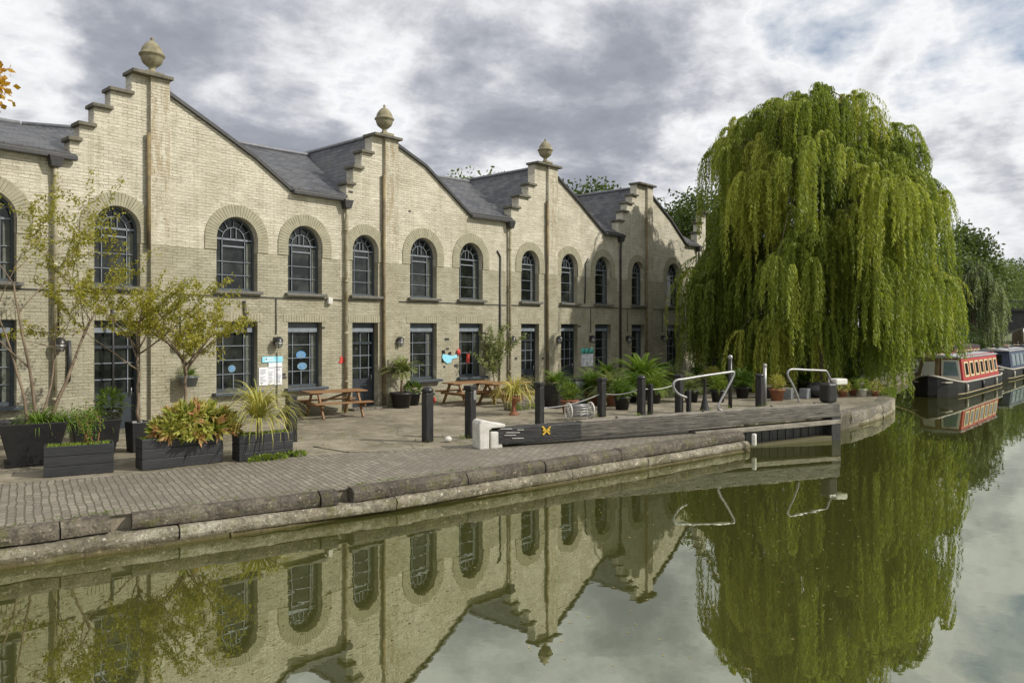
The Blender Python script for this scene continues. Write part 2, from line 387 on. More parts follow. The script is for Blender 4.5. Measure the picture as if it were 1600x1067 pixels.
M['redbrick'] = brick('red_brick', (.15, .05, .035), (.12, .04, .03), (.12, .10, .08), .23, .08, .012, .4)
M['paper'] = plain('paper_sheet', (.78, .79, .80), .7, (.72, .73, .76), 6)
M['ink'] = plain('printed_ink', (.30, .32, .38), .7)
M['cyan'] = plain('blue_print', (.22, .60, .75), .6, (.32, .68, .80), 9)
M['blueink'] = plain('blue_sign_print', (.06, .20, .45), .6, (.10, .30, .55), 9)
M['redprint'] = plain('red_print', (.62, .07, .05), .6)
M['sticker'] = plain('sticker_blue', (.10, .19, .27), .5, (.22, .32, .38), 14)
M['greenprint'] = plain('green_print', (.12, .50, .42), .6)
M['yellow'] = plain('yellow_paint', (.65, .42, .03), .6)
M['lampglass'] = plain('lantern_glass', (.50, .50, .47), .2, (.38, .38, .36), 20)
M['kerbstone'] = plain('old_kerb_stone', (.20, .175, .135), .85, (.115, .10, .082), 2.6, .9, bs=14)
M['ledge'] = plain('ledge_stone', (.34, .30, .21), .85, (.13, .11, .055), 2.6, 1.0, bs=9)
M['coping2'] = plain('worn_quay_coping', (.17, .145, .12), .8, (.075, .062, .052), 2.3, 1.0, bs=9)
M['quaywall'] = plain('quay_wall_algae', (.10, .085, .035), .8, (.055, .055, .022), 2.4, .7, bs=10)
M['hay'] = plain('wicker', (.35, .30, .20), .8, (.20, .17, .11), 14, .4)
M['greybin'] = plain('grey_plastic', (.15, .17, .18), .5, (.20, .21, .21), 4)
M['redcloth'] = plain('red_seat', (.16, .02, .02), .7)

def stonemat(name, c1, c2, c3, algae=(.05, .05, .018), az=(.0, .14), big=1.4):
    m, t, b, o = material(name); oc = t.new('ShaderNodeTexCoord').outputs['Object']
    c = t.ramp(t.noise(oc, big, 8, .68, .4), [(.32, c1), (.50, c2), (.66, c3)])
    c = t.mix(t.math('MULTIPLY', t.ramp(t.noise(oc, 9, 6, .7), [(.48, 0.0), (.60, 1.0)]), .75), c, tuple(x*.4 for x in c2))
    c = t.mix(t.math('MULTIPLY', t.ramp(t.noise(t.mapping(oc, loc=(3, 3, 3)), 16, 4, .7), [(.59, 0.0), (.66, 1.0)]), .75), c, tuple(min(1, x*2.0) for x in c3))
    c = t.mix(t.math('MULTIPLY', t.ramp(t.noise(t.mapping(oc, loc=(9, 1, 3)), 3.4, 6, .7), [(.53, 0.0), (.62, 1.0)]), .6), c, (.12, .12, .03))
    sx = t.new('ShaderNodeSeparateXYZ'); t.ln(oc, sx.inputs[0])
    z = t.math('ADD', sx.outputs[2], t.math('MULTIPLY', t.math('SUBTRACT', t.noise(oc, 4, 5), .5), .14))
    c = t.mix(t.ramp(t.math('DIVIDE', z, 1.0), [(az[0]+.001, 1.0), (az[1], 0.0)]), c, algae)
    t.ln(c, b.inputs['Base Color']); b.inputs['Roughness'].default_value = .8
    h = t.math('ADD', t.math('MULTIPLY', t.noise(oc, 5, 8, .7), 2.2), t.noise(oc, 28, 5, .7)); bump(t, b, h, 1.0, .035); return m
def grain(name, c1, c2, c3, vert=False, rough=.7):
    m, t, b, o = material(name); uv = t.new('ShaderNodeUVMap').outputs[0]; oc = t.new('ShaderNodeTexCoord').outputs['Object']
    sc = (16, 1.1, 1) if vert else (1.1, 16, 1)
    n_ = t.noise(t.mapping(uv, scale=sc), 1.6, 7, .7, .3)
    c = t.ramp(n_, [(.34, c1), (.52, c2), (.70, c3)])
    cr = t.ramp(t.noise(t.mapping(uv, scale=tuple(x*1.4 for x in sc), loc=(4, 7, 0)), 1.3, 4, .6), [(.60, 0.0), (.64, 1.0)])
    c = t.mix(t.math('MULTIPLY', cr, .8), c, (.008, .007, .006))
    c = t.mix(t.math('MULTIPLY', t.ramp(t.noise(oc, 1.5, 6, .65), [(.48, 0.0), (.66, 1.0)]), .6), c, c1)
    t.ln(c, b.inputs['Base Color']); b.inputs['Roughness'].default_value = rough
    bump(t, b, t.math('SUBTRACT', n_, t.math('MULTIPLY', cr, 1.2)), .8, .02); return m
M['kerbstone'] = stonemat('old_kerb_stone', (.10, .088, .07), (.18, .16, .125), (.27, .24, .19))
M['ledge'] = stonemat('ledge_stone', (.15, .13, .085), (.25, .22, .155), (.40, .37, .29), algae=(.085, .066, .016), az=(.0, .10), big=1.1)
M['ledge2'] = stonemat('algae_ledge_stone', (.06, .05, .018), (.12, .10, .045), (.20, .17, .09), algae=(.085, .066, .016), az=(-.05, .05), big=1.6)
M['coping2'] = stonemat('worn_quay_coping', (.055, .046, .034), (.11, .092, .068), (.21, .18, .13), big=1.0)
M['beam'] = grain('weathered_beam', (.045, .040, .033), (.10, .09, .073), (.21, .19, .15))
M['beamblack'] = grain('black_painted_beam', (.010, .010, .010), (.020, .020, .019), (.055, .052, .047), rough=.5)
M['beamtop'] = grain('beam_top_boards', (.10, .09, .07), (.24, .215, .17), (.36, .33, .27))
M['blacktimber'] = grain('black_post_timber', (.010, .010, .010), (.017, .017, .017), (.045, .043, .04), vert=True, rough=.5)
M['planter'] = plain('black_planter', (.017, .018, .020), .5, (.030, .031, .032), 3, .35, stretch=(1, 1, 7), bs=9)
M['pot'] = plain('dark_pot', (.013, .013, .014), .45, (.022, .021, .02), 8)
M['black'] = plain('black_paint', (.012, .012, .012), .35, (.022, .021, .02), 12, .3, bs=25)
M['hull'] = plain('hull_black', (.006, .006, .007), .55, (.012, .012, .012), 2, .2, spec=.2)
def setts():
    m, t, b, o = material('sett_paving')
    oc = t.new('ShaderNodeTexCoord').outputs['Object']
    v = t.mapping(oc, rot=(0, 0, R(16)))
    sb = t.new('ShaderNodeVectorMath', _operation='SUBTRACT'); sb.inputs[1].default_value = (.5, .5, .5)
    t.ln(t.noise(v, 3.5, 3, .5, out=1), sb.inputs[0])
    va = t.new('ShaderNodeVectorMath', _operation='SCALE'); va.inputs['Scale'].default_value = .075; t.ln(sb.outputs[0], va.inputs[0])
    ad = t.new('ShaderNodeVectorMath', _operation='ADD'); t.ln(v, ad.inputs[0]); t.ln(va.outputs[0], ad.inputs[1])
    mp = t.mapping(ad.outputs[0], rot=(0, 0, R(90)))
    bt = t.new('ShaderNodeTexBrick', _offset=.5); t.ln(mp, bt.inputs['Vector'])
    bt.inputs['Scale'].default_value = 1; bt.inputs['Brick Width'].default_value = .21; bt.inputs['Row Height'].default_value = .105
    bt.inputs['Mortar Size'].default_value = .012; bt.inputs['Mortar Smooth'].default_value = .6; bt.inputs['Bias'].default_value = 0
    bt.inputs['Color1'].default_value = (.275, .245, .195, 1); bt.inputs['Color2'].default_value = (.175, .155, .125, 1); bt.inputs['Mortar'].default_value = (.115, .105, .065, 1)
    c = t.mix(t.math('MULTIPLY', t.ramp(t.noise(oc, .9, 8, .7), [(.42, 0.0), (.62, 1.0)]), .7), bt.outputs['Color'], (.15, .132, .10))
    c = t.mix(t.math('MULTIPLY', t.ramp(t.noise(oc, 3.1, 6, .7), [(.60, 0.0), (.72, 1.0)]), .6), c, (.12, .125, .04))
    t.ln(c, b.inputs['Base Color']); b.inputs['Roughness'].default_value = .7
    h = t.math('ADD', t.math('MULTIPLY', bt.outputs['Fac'], -1.6), t.math('MULTIPLY', t.noise(oc, 16, 4, .6), 1.2))
    bump(t, b, h, .9, .018); return m
M['setts'] = setts()
def yardm():
    m, t, b, o = material('yard_surface')
    oc = t.new('ShaderNodeTexCoord').outputs['Object']
    c = t.ramp(t.noise(oc, .55, 8, .65), [(.3, (.09, .078, .05)), (.5, (.19, .165, .115)), (.68, (.30, .265, .195))])
    c = t.mix(t.math('MULTIPLY', t.ramp(t.noise(oc, 5, 7, .7), [(.55, 0.0), (.7, 1.0)]), .5), c, (.14, .13, .06))
    c = t.mix(t.math('MULTIPLY', t.ramp(t.noise(t.mapping(oc, loc=(4, 8, 0)), 1.7, 8, .72), [(.50, 0.0), (.58, 1.0)]), .45), c, (.34, .30, .22))
    c = t.mix(t.math('MULTIPLY', t.ramp(t.noise(t.mapping(oc, loc=(1, 2, 0)), 2.6, 7, .7), [(.54, 0.0), (.64, 1.0)]), .6), c, (.075, .068, .045))
    c = t.mix(t.math('MULTIPLY', t.ramp(t.noise(oc, 38, 3, .6), [(.56, 0.0), (.66, 1.0)]), .5), c, (.38, .35, .28))
    vo = t.new('ShaderNodeTexVoronoi', _feature='DISTANCE_TO_EDGE', Scale=.55); t.ln(t.mapping(oc, scale=(1, 1.3, 0)), vo.inputs['Vector'])
    ck = t.ramp(t.math('ADD', vo.outputs['Distance'], t.math('MULTIPLY', t.math('SUBTRACT', t.noise(oc, 5, 5), .5), .05)), [(.0, 1.0), (.014, 0.0)])
    c = t.mix(t.math('MULTIPLY', ck, .55), c, (.05, .048, .03))
    t.ln(c, b.inputs['Base Color']); b.inputs['Roughness'].default_value = .8
    bump(t, b, t.math('ADD', t.noise(oc, 30, 5, .7), t.math('MULTIPLY', t.noise(oc, 3, 4), 2.0)), .6, .012); return m
M['yard'] = yardm()
M['land'] = plain('grass_land', (.06, .085, .02), .95, (.10, .10, .04), .8, .5, bs=6)
def waterm():
    m, t, b, o = material('canal_water')
    t.n.remove(b); oc = t.new('ShaderNodeTexCoord').outputs['Object']
    n1_ = t.noise(t.mapping(oc, scale=(1, 1, 1)), 1.1, 3, .5, .3); n2_ = t.noise(oc, 4.2, 2, .5)
    h = t.math('ADD', n1_, t.math('MULTIPLY', n2_, .32))
    bp = t.new('ShaderNodeBump', Strength=.045, Distance=.03); t.ln(h, bp.inputs['Height'])
    gl = t.new('ShaderNodeBsdfGlossy', Roughness=.003); gl.inputs[0].default_value = (.74, .77, .66, 1); t.ln(bp.outputs[0], gl.inputs['Normal'])
    df = t.new('ShaderNodeBsdfDiffuse'); t.ln(t.mix(t.noise(oc, .25, 3), (.055, .058, .014), (.066, .067, .018)), df.inputs[0])
    fr = t.new('ShaderNodeFresnel', IOR=1.65); t.ln(bp.outputs[0], fr.inputs['Normal'])
    mx = t.new('ShaderNodeMixShader'); t.ln(t.math('ADD', t.math('MULTIPLY', fr.outputs[0], .70), .36, True), mx.inputs[0]); t.ln(df.outputs[0], mx.inputs[1]); t.ln(gl.outputs[0], mx.inputs[2])
    t.ln(mx.outputs[0], o.inputs[0]); return m
M['water'] = waterm()
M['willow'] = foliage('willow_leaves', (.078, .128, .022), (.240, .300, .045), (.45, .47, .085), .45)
M['paleleaf'] = foliage('grey_willow_leaves', (.13, .18, .08), (.27, .32, .15), None, .4)
M['tree1'] = foliage('dark_tree_leaves', (.045, .080, .018), (.115, .155, .040), None, .35)
M['tree2'] = foliage('pale_tree_leaves', (.09, .14, .045), (.20, .25, .09), None, .4)
M['sparse'] = foliage('sparse_leaves', (.17, .19, .02), (.42, .38, .05), None, .45)
M['maple'] = foliage('autumn_leaves', (.30, .22, .02), (.62, .30, .03), None, .45)
M['strap'] = foliage('yellow_strap_leaves', (.25, .27, .05), (.55, .50, .14), None, .3)
M['croton'] = foliage('croton_leaves', (.15, .20, .02), (.44, .42, .10), (.46, .22, .11), .3)
M['green'] = foliage('green_leaves', (.06, .12, .015), (.17, .26, .035), None, .35)
M['greyplant'] = foliage('greygreen_leaves', (.13, .17, .06), (.30, .33, .12), None, .3)
M['dry'] = foliage('dry_grass_leaves', (.30, .22, .09), (.50, .42, .18), None, .3)
M['weed'] = foliage('weed_leaves', (.10, .16, .02), (.26, .34, .05), None, .35)

# ------------------------------------------------------------------ foliage tools
def leafmesh(name, P, D, S, L, W, V, mat, parent=None, mid=.5):
    n = len(P); P = np.asarray(P, float); D = np.asarray(D, float); S = np.asarray(S, float)
    L = np.broadcast_to(np.asarray(L, float), (n,))[:, None]; W = np.broadcast_to(np.asarray(W, float), (n,))[:, None]
    D = D/np.maximum(np.linalg.norm(D, axis=1, keepdims=True), 1e-9)
    S = S-D*(S*D).sum(1, keepdims=True); S = S/np.maximum(np.linalg.norm(S, axis=1, keepdims=True), 1e-9)
    vs = np.stack([P, P+D*L*mid+S*W/2, P+D*L, P+D*L*mid-S*W/2], 1).reshape(-1, 3)
    me = bpy.data.meshes.new(name); me.vertices.add(4*n); me.vertices.foreach_set('co', vs.astype(np.float32).ravel())
    me.loops.add(4*n); me.loops.foreach_set('vertex_index', np.arange(4*n, dtype=np.int32))
    me.polygons.add(n); me.polygons.foreach_set('loop_start', np.arange(0, 4*n, 4, dtype=np.int32)); me.polygons.foreach_set('loop_total', np.full(n, 4, dtype=np.int32))
    me.update(); me.validate()
    a = me.attributes.new('v', 'FLOAT', 'FACE'); a.data.foreach_set('value', np.clip(np.broadcast_to(np.asarray(V, float), (n,)), 0, 1).astype(np.float32))
    me.materials.append(mat); o = bpy.data.objects.new(name, me); COL.objects.link(o)
    if parent: o.parent = parent
    return o
def rdir(n): d = rng.normal(size=(n, 3)); return d/np.linalg.norm(d, axis=1, keepdims=True)
class Leaves:
    def __init__(s): s.P = []; s.D = []; s.S = []; s.L = []; s.W = []; s.V = []
    def put(s, P, D, S, L, W, V):
        n = len(P); s.P.append(P); s.D.append(D); s.S.append(S)
        for k, x in ((s.L, L), (s.W, W), (s.V, V)): k.append(np.broadcast_to(np.asarray(x, float), (n,)).copy())
    def build(s, name, mat, parent=None, mid=.5):
        return leafmesh(name, np.concatenate(s.P), np.concatenate(s.D), np.concatenate(s.S), np.concatenate(s.L), np.concatenate(s.W), np.concatenate(s.V), mat, parent, mid)
def crown(lv, c, r, n, L, W, lobes=14, lob=.42, vb=.5, vs=.25, bottom=-.5):
    """foliage of uneven lobes spread through an ellipsoid"""
    c = np.array(c, float); r = np.array(r, float)
    d = rdir(lobes*3); d = d[d[:, 2] > bottom][:lobes]; k = len(d)
    cen = d*r*(1-lob*.75)*rng.uniform(.75, 1.05, (k, 1)); lr = rng.uniform(.7, 1.25, k)*lob; lvv = rng.uniform(-1, 1, k)*vs
    per = n//k
    for i in range(k):
        q = rdir(per); rad = rng.uniform(.55, 1.0, per)**.6
        P = c+cen[i]+q*r*lr[i]*rad[:, None]
        P += rng.normal(size=P.shape)*L*.6
        D = q*.6+rdir(per)*.9+np.array([0, 0, -.25])
        lv.put(P, D, rdir(per), rng.uniform(.6, 1.2, per)*L, rng.uniform(.7, 1.2, per)*W, vb+lvv[i]+rng.uniform(-.2, .2, per))
def strap(name, c, n, L, wd, mat, parent=None, up=1.0, spread=1.0, seg=6, vb=.5, droop=1.0, stem=0.0):
    """rosette of long arching blades, each tapering"""
    vs = []; fs = []; vv = []
    for i in range(n):
        a = random.uniform(0, 2*math.pi); el = random.uniform(.15, 1.35)*up; l = L*random.uniform(.65, 1.1)
        el = min(el, 1.45); o = Vector((math.cos(a), math.sin(a), 0)); s_ = Vector((-o.y, o.x, 0))
        p_ = Vector(c)+o*.02+Vector((0, 0, stem)); base = len(vs); t_ = el
        for k in range(seg+1):
            f = k/seg; w_ = wd*(1-f)**.6*(.6+.8*min(f*3, 1))*.7+.001
            vs += [tuple(p_+s_*w_/2), tuple(p_-s_*w_/2)]
            p_ = p_+(o*math.cos(t_)*spread+Vector((0, 0, math.sin(t_))))*(l/seg); t_ -= droop*(1.2+random.uniform(-.15, .3))/seg*1.7*(.4+f*1.3)
            if p_.z < c[2]-stem-.35: t_ = max(t_, -1.5)
        for k in range(seg): fs.append((base+2*k, base+2*k+1, base+2*k+3, base+2*k+2))
        vv += [min(1, max(0, vb+random.uniform(-.4, .4)))]*seg
    me = bpy.data.meshes.new(name); me.from_pydata(vs, [], fs); a_ = me.attributes.new('v', 'FLOAT', 'FACE'); a_.data.foreach_set('value', vv)
    me.materials.append(mat); ob = bpy.data.objects.new(name, me); COL.objects.link(ob)
    if parent: ob.parent = parent
    return ob
def fern(lv, c, n, L, vb=.5, leaf=.09, up=.9, droop=1.6):
    """fronds with leaflets either side"""
    for i in range(n):
        a = random.uniform(0, 2*math.pi); t_ = random.uniform(.3, 1.4)*up; l = L*random.uniform(.6, 1.1); o = np.array([math.cos(a), math.sin(a), 0]); s_ = np.array([-o[1], o[0], 0])
        p_ = np.array(c, float); K = max(8, int(l/.035)); P = []; D = []; SS = []; LL = []
        for k in range(K):
            d = o*math.cos(t_)+np.array([0, 0, math.sin(t_)]); p_ = p_+d*l/K; t_ -= droop/K*(k/K+.4)
            if k > K*.15:
                for sg in (-1, 1):
                    P.append(p_.copy()); D.append(s_*sg+d*.6+np.array([0, 0, -.15])); SS.append(d); LL.append(leaf*(1.15-k/K*.7))
        LL = np.array(LL); lv.put(np.array(P), np.array(D), np.array(SS), LL*random.uniform(.9, 1.3), LL*.28, vb+rng.uniform(-.3, .3, len(P)))
def bushy(lv, c, r, n, L, W, vb=.5, vs=.3):
    q = rdir(n); rad = rng.uniform(.3, 1, n)**.5; P = np.array(c)+q*np.array(r)*rad[:, None]
    lv.put(P, q+rdir(n)*.5+np.array([0, 0, .2]), rdir(n), L*rng.uniform(.6, 1.2, n), W, vb+rng.uniform(-vs, vs, n))
def branchy(mb, lv, p0, d0, length, rad, depth, leafL, leafW, nl, vb=.5, kids=3, curl=.22, tips=None, up=.05, spread=.65):
    """recursive branch; leaves only along the last two orders"""
    seg = max(3, int(length/.25)); pts = [Vector(p0)]; d = Vector(d0).normalized(); rs = [rad]
    for i in range(seg):
        d = (d+Vector((random.uniform(-1, 1), random.uniform(-1, 1), random.uniform(-.7, .7)+up*3))*curl*.5).normalized()
        pts.append(pts[-1]+d*length/seg); rs.append(rad*(1-.55*(i+1)/seg))
    mb.tube(pts, rs, 6 if rad > .012 else 4)
    if depth <= 1 and nl:
        n = int(nl*length); 
        if n > 0:
            t_ = np.sort(rng.uniform(.1, 1.0, n))*seg; i0 = np.minimum(t_.astype(int), seg-1); pa = np.array([tuple(q) for q in pts])
            P = pa[i0]+(pa[i0+1]-pa[i0])*(t_-i0)[:, None]+rng.normal(size=(n, 3))*.035
            lv.put(P, rdir(n)+np.array([0, 0, -.1]), rdir(n), leafL*rng.uniform(.6, 1.2, n), leafW, vb+rng.uniform(-.35, .35, n))
    if depth > 0:
        for k in range(kids+(1 if random.random() < .4 else 0)):
            f = random.uniform(.35, 1.0); i = min(int(f*seg), seg-1)
            nd = (d+Vector((random.gauss(0, 1), random.gauss(0, 1), random.gauss(0, .6)+up*4))*spread).normalized()
            branchy(mb, lv, pts[i+1], nd, length*random.uniform(.5, .78), rs[i+1]*.7, depth-1, leafL, leafW, nl, vb, kids, curl, tips, up, spread)

# ------------------------------------------------------------------ SETTING: water, quay, land
water = MB().add([(-400, -400, 0), (1200, -400, 0), (1200, 400, 0), (-400, 400, 0)], [(0, 1, 2, 3)]).build('water', M['water'], fix=False)
tag(water, kind='structure')
Q = [(-60, 3.6), (-30, -3.6)]+[tuple(at(*q).xy) for q in ((0, 833), (195, 808), (545, 768), (775, 735), (1165, 676))]
corner = Vector((*Q[-1], GZ))
REC = [(corner.x+.10, corner.y+1.15), (8.75, -11.05), (8.75, -12.02)]
FARQ = [(12.5, -12.0), (16.1, -11.5), (18.2, -10.3), (22.0, -9.0), (34, -7.3)]
BANK = [(50, -7.3), (70, -5.6), (90, -1.8), (101, -.9), (150, 8), (260, 60), (900, 200)]
QI = [(a, b+.25) for a, b in Q]; QI[-1] = (Q[-1][0]+.02, Q[-1][1]+.25)
line = QI+REC+FARQ+BANK
poly = line+[(900, 900), (-400, 900), (-400, 60), (-60, 20)]
land = filled('ground', [poly], .9, M['yard'], GZ, axis='XY'); tag(land, kind='structure')
right = filled('far_bank', [[(-400, -34), (60, -33), (101, -16), (150, -4), (260, 40), (900, 150), (900, -400), (-400, -400)]], .9, M['land'], GZ, axis='XY'); tag(right, kind='structure')
grass = filled('grass_ground', [[(22.5, -8.0), (34, -6.5), (50, -6.4), (70, -4.4), (90, -.5), (101, .5), (150, 10), (260, 63), (880, 205), (880, 880), (-380, 880), (-380, 62), (-50, 22), (-40, 12), (22.5, 12)]], .012, M['land'], GZ+.012, axis='XY'); tag(grass, kind='structure')
# sett paving strip along the edge
qe = [Vector((*q, 0)) for q in Q[1:]]
inner = [(-30, 1.0)]+[tuple(at(*q).xy) for q in ((0, 757), (205, 742), (470, 713), (600, 704), (740, 697), (960, 678), (1140, 662))]
setp = filled('towpath', [[(a[0], a[1]+.20) for a in Q[1:]]+inner[::-1]], .010, M['setts'], GZ+.010, axis='XY'); tag(setp, kind='structure')
# pale kerb line between towpath and yard
kl = MB()
pts = [at(*q, z=GZ+.012) for q in ((490, 697), (545, 706), (600, 706.5), (670, 703), (736, 700))]
for a, b in zip(pts, pts[1:]): kl.bar(a, b, .05, .012)
tag(kl.build('path_edge_line', M['ledge']), kind='structure')
# yard joints and cracks
# quay edging stones: two courses following the edge
def course(pl, z0, z1, out, depth, mat, name, lens, bev, gaps=(), seed=3):
    random.seed(seed); mb = MB(); tot = 0
    segs = []
    for a, b in zip(pl, pl[1:]):
        a = Vector((*a, 0)); b = Vector((*b, 0)); segs.append((tot, a, b)); tot += (b-a).length
    def pt(s_):
        for st, a, b in reversed(segs):
            if s_ >= st-1e-6:
                d = (b-a).normalized(); return a+d*(s_-st), d
        return segs[0][1], (segs[0][2]-segs[0][1]).normalized()
    gsv = [st+(Vector((*g_, 0))-a_).dot((b_-a_).normalized()) for g_ in gaps for st, a_, b_ in segs if 0 < (Vector((*g_, 0))-a_).dot((b_-a_).normalized()) <= (b_-a_).length+.2]
    s_ = 0
    while s_ < tot-.05:
        L_ = min(random.uniform(*lens), tot-s_)
        skip = 0
        for gs in gsv:
            if s_ < gs-.15 < s_+L_: L_ = gs-.15-s_; skip = .24
        a, d = pt(s_+.008); b, _ = pt(s_+L_-.012)
        if (b-a).length > .05:
            d = (b-a).normalized(); nrm = Vector((d.y, -d.x, 0)); jo = random.uniform(-.018, .018); jz = random.uniform(-.012, .012)
            k = max(2, int(L_/.11)); prof = [(-depth, z0), (out+jo-.01, z0), (out+jo+.012, z0+(z1-z0)*.35), (out+jo+.008, z0+(z1-z0)*.65), (out+jo-.012, z1-bev*1.1), (out+jo-bev, z1-bev*.3+jz), (out+jo-bev*2.2, z1+jz), (-depth, z1+jz)]
            vs = []
            for i in range(k+1):
                c_ = a+(b-a)*i/k
                for u, z in prof:
                    e_ = mnoise.noise(c_*2.2+Vector((0, 0, z*5)))*.030+mnoise.noise(c_*9+Vector((0, 0, z*16)))*.018
                    q = c_+nrm*(u+e_*(u > -depth+.01))+Vector((0, 0, z+e_*.5)); vs.append(q)
            m_ = len(prof); fs = [tuple(range(m_)), tuple(k*m_+j for j in range(m_-1, -1, -1))]
            for i in range(k):
                for j in range(m_): fs.append((i*m_+j, i*m_+(j+1) % m_, (i+1)*m_+(j+1) % m_, (i+1)*m_+j))
            mb.add(vs, fs)
        s_ += L_+skip
    return mb.build(name, mat)
g1 = at(198, 812).xy; g2 = at(548, 770).xy
tag(course(Q[1:], .245, GZ+.03, .0, .22, M['coping2'], 'quay_coping', (1.2, 2.8), .05, gaps=[tuple(g1), tuple(g2)]), kind='structure')
tag(course(Q[1:], .05, .225, .10, .25, M['ledge'], 'quay_ledge', (2.0, 4.5), .03, seed=9), kind='structure')
tag(course(Q[1:], -.5, .045, .155, .25, M['ledge2'], 'quay_foot', (6, 9), .03, seed=4), kind='structure')
tag(course(REC[1:]+FARQ, .14, GZ+.03, .03, .45, M['kerbstone'], 'far_quay_coping', (1.2, 2.2), .03, seed=5), kind='structure')
tag(course(REC[1:]+FARQ, -.5, .12, .08, .3, M['ledge'], 'far_quay_ledge', (2, 3), .03, seed=6), kind='structure')
tag(course([(Q[-1][0]+.02, Q[-1][1]+.04)]+REC[:2], -.4, GZ-.01, .02, .2, M['quaywall'], 'lock_recess_wall', (1.5, 2), .03, seed=7), kind='structure')
tag(course([FARQ[-1]]+BANK[:5], -.5, GZ+.02, .05, .35, M['kerbstone'], 'bank_edge', (3, 5), .03, seed=8), kind='structure')
# fallen pale mortar patches on the coping
random.seed(5)

# ------------------------------------------------------------------ WAREHOUSE
BL = 7.6
bld = empty('brick_warehouse', (0, 0, 0), 'long cream painted brick warehouse with a row of stepped gables and arched windows', 'warehouse')
bays = {  # n0: (apex u, apex half widths, step list [(u, z)], slope [(u,z)], windows [(u, width, door)])
 -2: dict(pil=.22, top=9.32, steps=[(-.03, 7.4), (.0, 7.8), (.04, 8.3), (.09, 8.78), (.155, 9.32)], slope=[(.27, 9.0), (.449, 8.32), (.598, 7.73), (.747, 6.98)], win=[(.12, 1.1, 1), (.50, 1.2, 0), (.748, 1.2, 0)]),
 -1: dict(pil=.222, top=9.32, steps=[(-.03, 7.4), (-.002, 7.8), (.04, 8.3), (.09, 8.78), (.155, 9.32)], slope=[(.272, 9.0), (.449, 8.32), (.598, 7.73), (.747, 6.98)], win=[(.112, 1.08, 1), (.527, 1.22, 0), (.812, 1.17, 0)]),
 0: dict(pil=.206, top=9.17, steps=[(.006, 7.47), (.041, 8.02), (.084, 8.57), (.137, 9.17)], slope=[(.272, 8.96), (.437, 8.43), (.716, 7.02)], win=[(.103, 1.02, 1), (.428, 1.22, 0), (.732, 1.22, 0)]),
 1: dict(pil=.298, top=9.37, steps=[(.02, 7.5), (.079, 7.98), (.155, 8.5), (.207, 9.37)], slope=[(.397, 8.92), (.6, 8.05), (.83, 7.0)], win=[(.17, 1.10, 1), (.506, 1.15, 1), (.83, 1.2, 0)]),
 2: dict(pil=.28, top=9.40, steps=[(-.01, 7.6), (.035, 8.05), (.084, 8.45), (.141, 8.85), (.192, 9.40)], slope=[(.373, 8.9), (.60, 8.0), (.80, 7.0)], win=[(.207, 1.08, 0), (.641, 1.25, 1)]),
 3: dict(pil=.10, top=8.9, steps=[(-.035, 7.6), (.0, 8.1), (.035, 8.6)], slope=None, win=[]),
}
EZ = 6.98
outline = [(-2*BL-.3, .15)]
outline_top = []
for n0, bd in bays.items():
    X0 = n0*BL
    st = bd['steps']; outline_top.append((X0+st[0][0]*BL, EZ))
    for i, (u, z) in enumerate(st):
        outline_top.append((X0+u*BL, z))
        nx = st[i+1][0] if i+1 < len(st) else (bd['slope'][0][0] if bd['slope'] else .09)
        outline_top.append((X0+nx*BL, z))
    if bd['slope']:
        for u, z in bd['slope']: outline_top.append((X0+u*BL, z))
# drop duplicates
ot = [outline_top[0]]
for q in outline_top[1:]:
    if abs(q[0]-ot[-1][0])+abs(q[1]-ot[-1][1]) > 1e-4: ot.append(q)
XE = 3*BL+.09*BL
ol = [(-2*BL-.3, .15), (-2*BL-.3, EZ)]+ot+[(XE, .15)]
ol = [(x, warp(x, z)) for x, z in ol]
holes = []; WINS = []
for n0, bd in bays.items():
    for u, wd, door in bd['win']:
        xc = (n0+u)*BL; r_ = wd/2; zs = 4.02; zp = 5.45
        arc = [(xc-r_, zs), (xc-r_, zp)]+[(xc-r_*math.cos(math.pi*k/16), zp+r_*math.sin(math.pi*k/16)) for k in range(1, 16)]+[(xc+r_, zp), (xc+r_, zs)]
        holes.append([(x, warp(xc, z)) for x, z in arc][::-1])
        zb = GZ+.06 if door else 1.24
        holes.append([(xc-r_, zb), (xc+r_, zb), (xc+r_, warp(xc, 3.17)), (xc-r_, warp(xc, 3.17))])
        WINS.append((xc, wd, door))
TH_ = .36
xsplit = [-2*BL-.3]+[(n0+bays[n0]['steps'][0][0])*BL for n0 in (-1, 0, 1, 2, 3)]+[XE]
for i in range(6):
    xa, xb = xsplit[i], xsplit[i+1]
    top = [q for q in ot if xa-1e-4 <= q[0] <= xb+1e-4]
    top = [q for q in top if not (abs(q[0]-xb) < 1e-4 and q[1] > EZ+.1) or i == 5]
    if i == 0: top = [(xa, EZ)]+top
    if abs(top[-1][0]-xb) > 1e-3: top.append((xb, EZ if i < 5 else top[-1][1]))
    o_ = [(x, warp(x, z)) for x, z in [(xa, .15)]+top+[(xb, .15)]]
    hs = [h for h in holes if xa < sum(q[0] for q in h)/len(h) < xb]
    filled('wall', [o_]+hs, TH_, M['wall'], 0.0, bld)
# side and back walls, interior box
sb_ = MB()
sb_.box((-2*BL-.15, 5.2, 3.5), (.3, 9.6, 6.6)); sb_.box((XE-.15, 5.2, 3.6), (.3, 9.6, 7.0)); sb_.box(((XE-2*BL)/2, 10.1, 3.5), (XE+2*BL, .3, 6.6))
sb_.build('side_wall', M['olive'], bld)
MB().box(((XE-2*BL)/2, 1.9, 3.6), (XE+2*BL-.8, .05, 6.2)).build('inner_partition', M['dark'], bld)
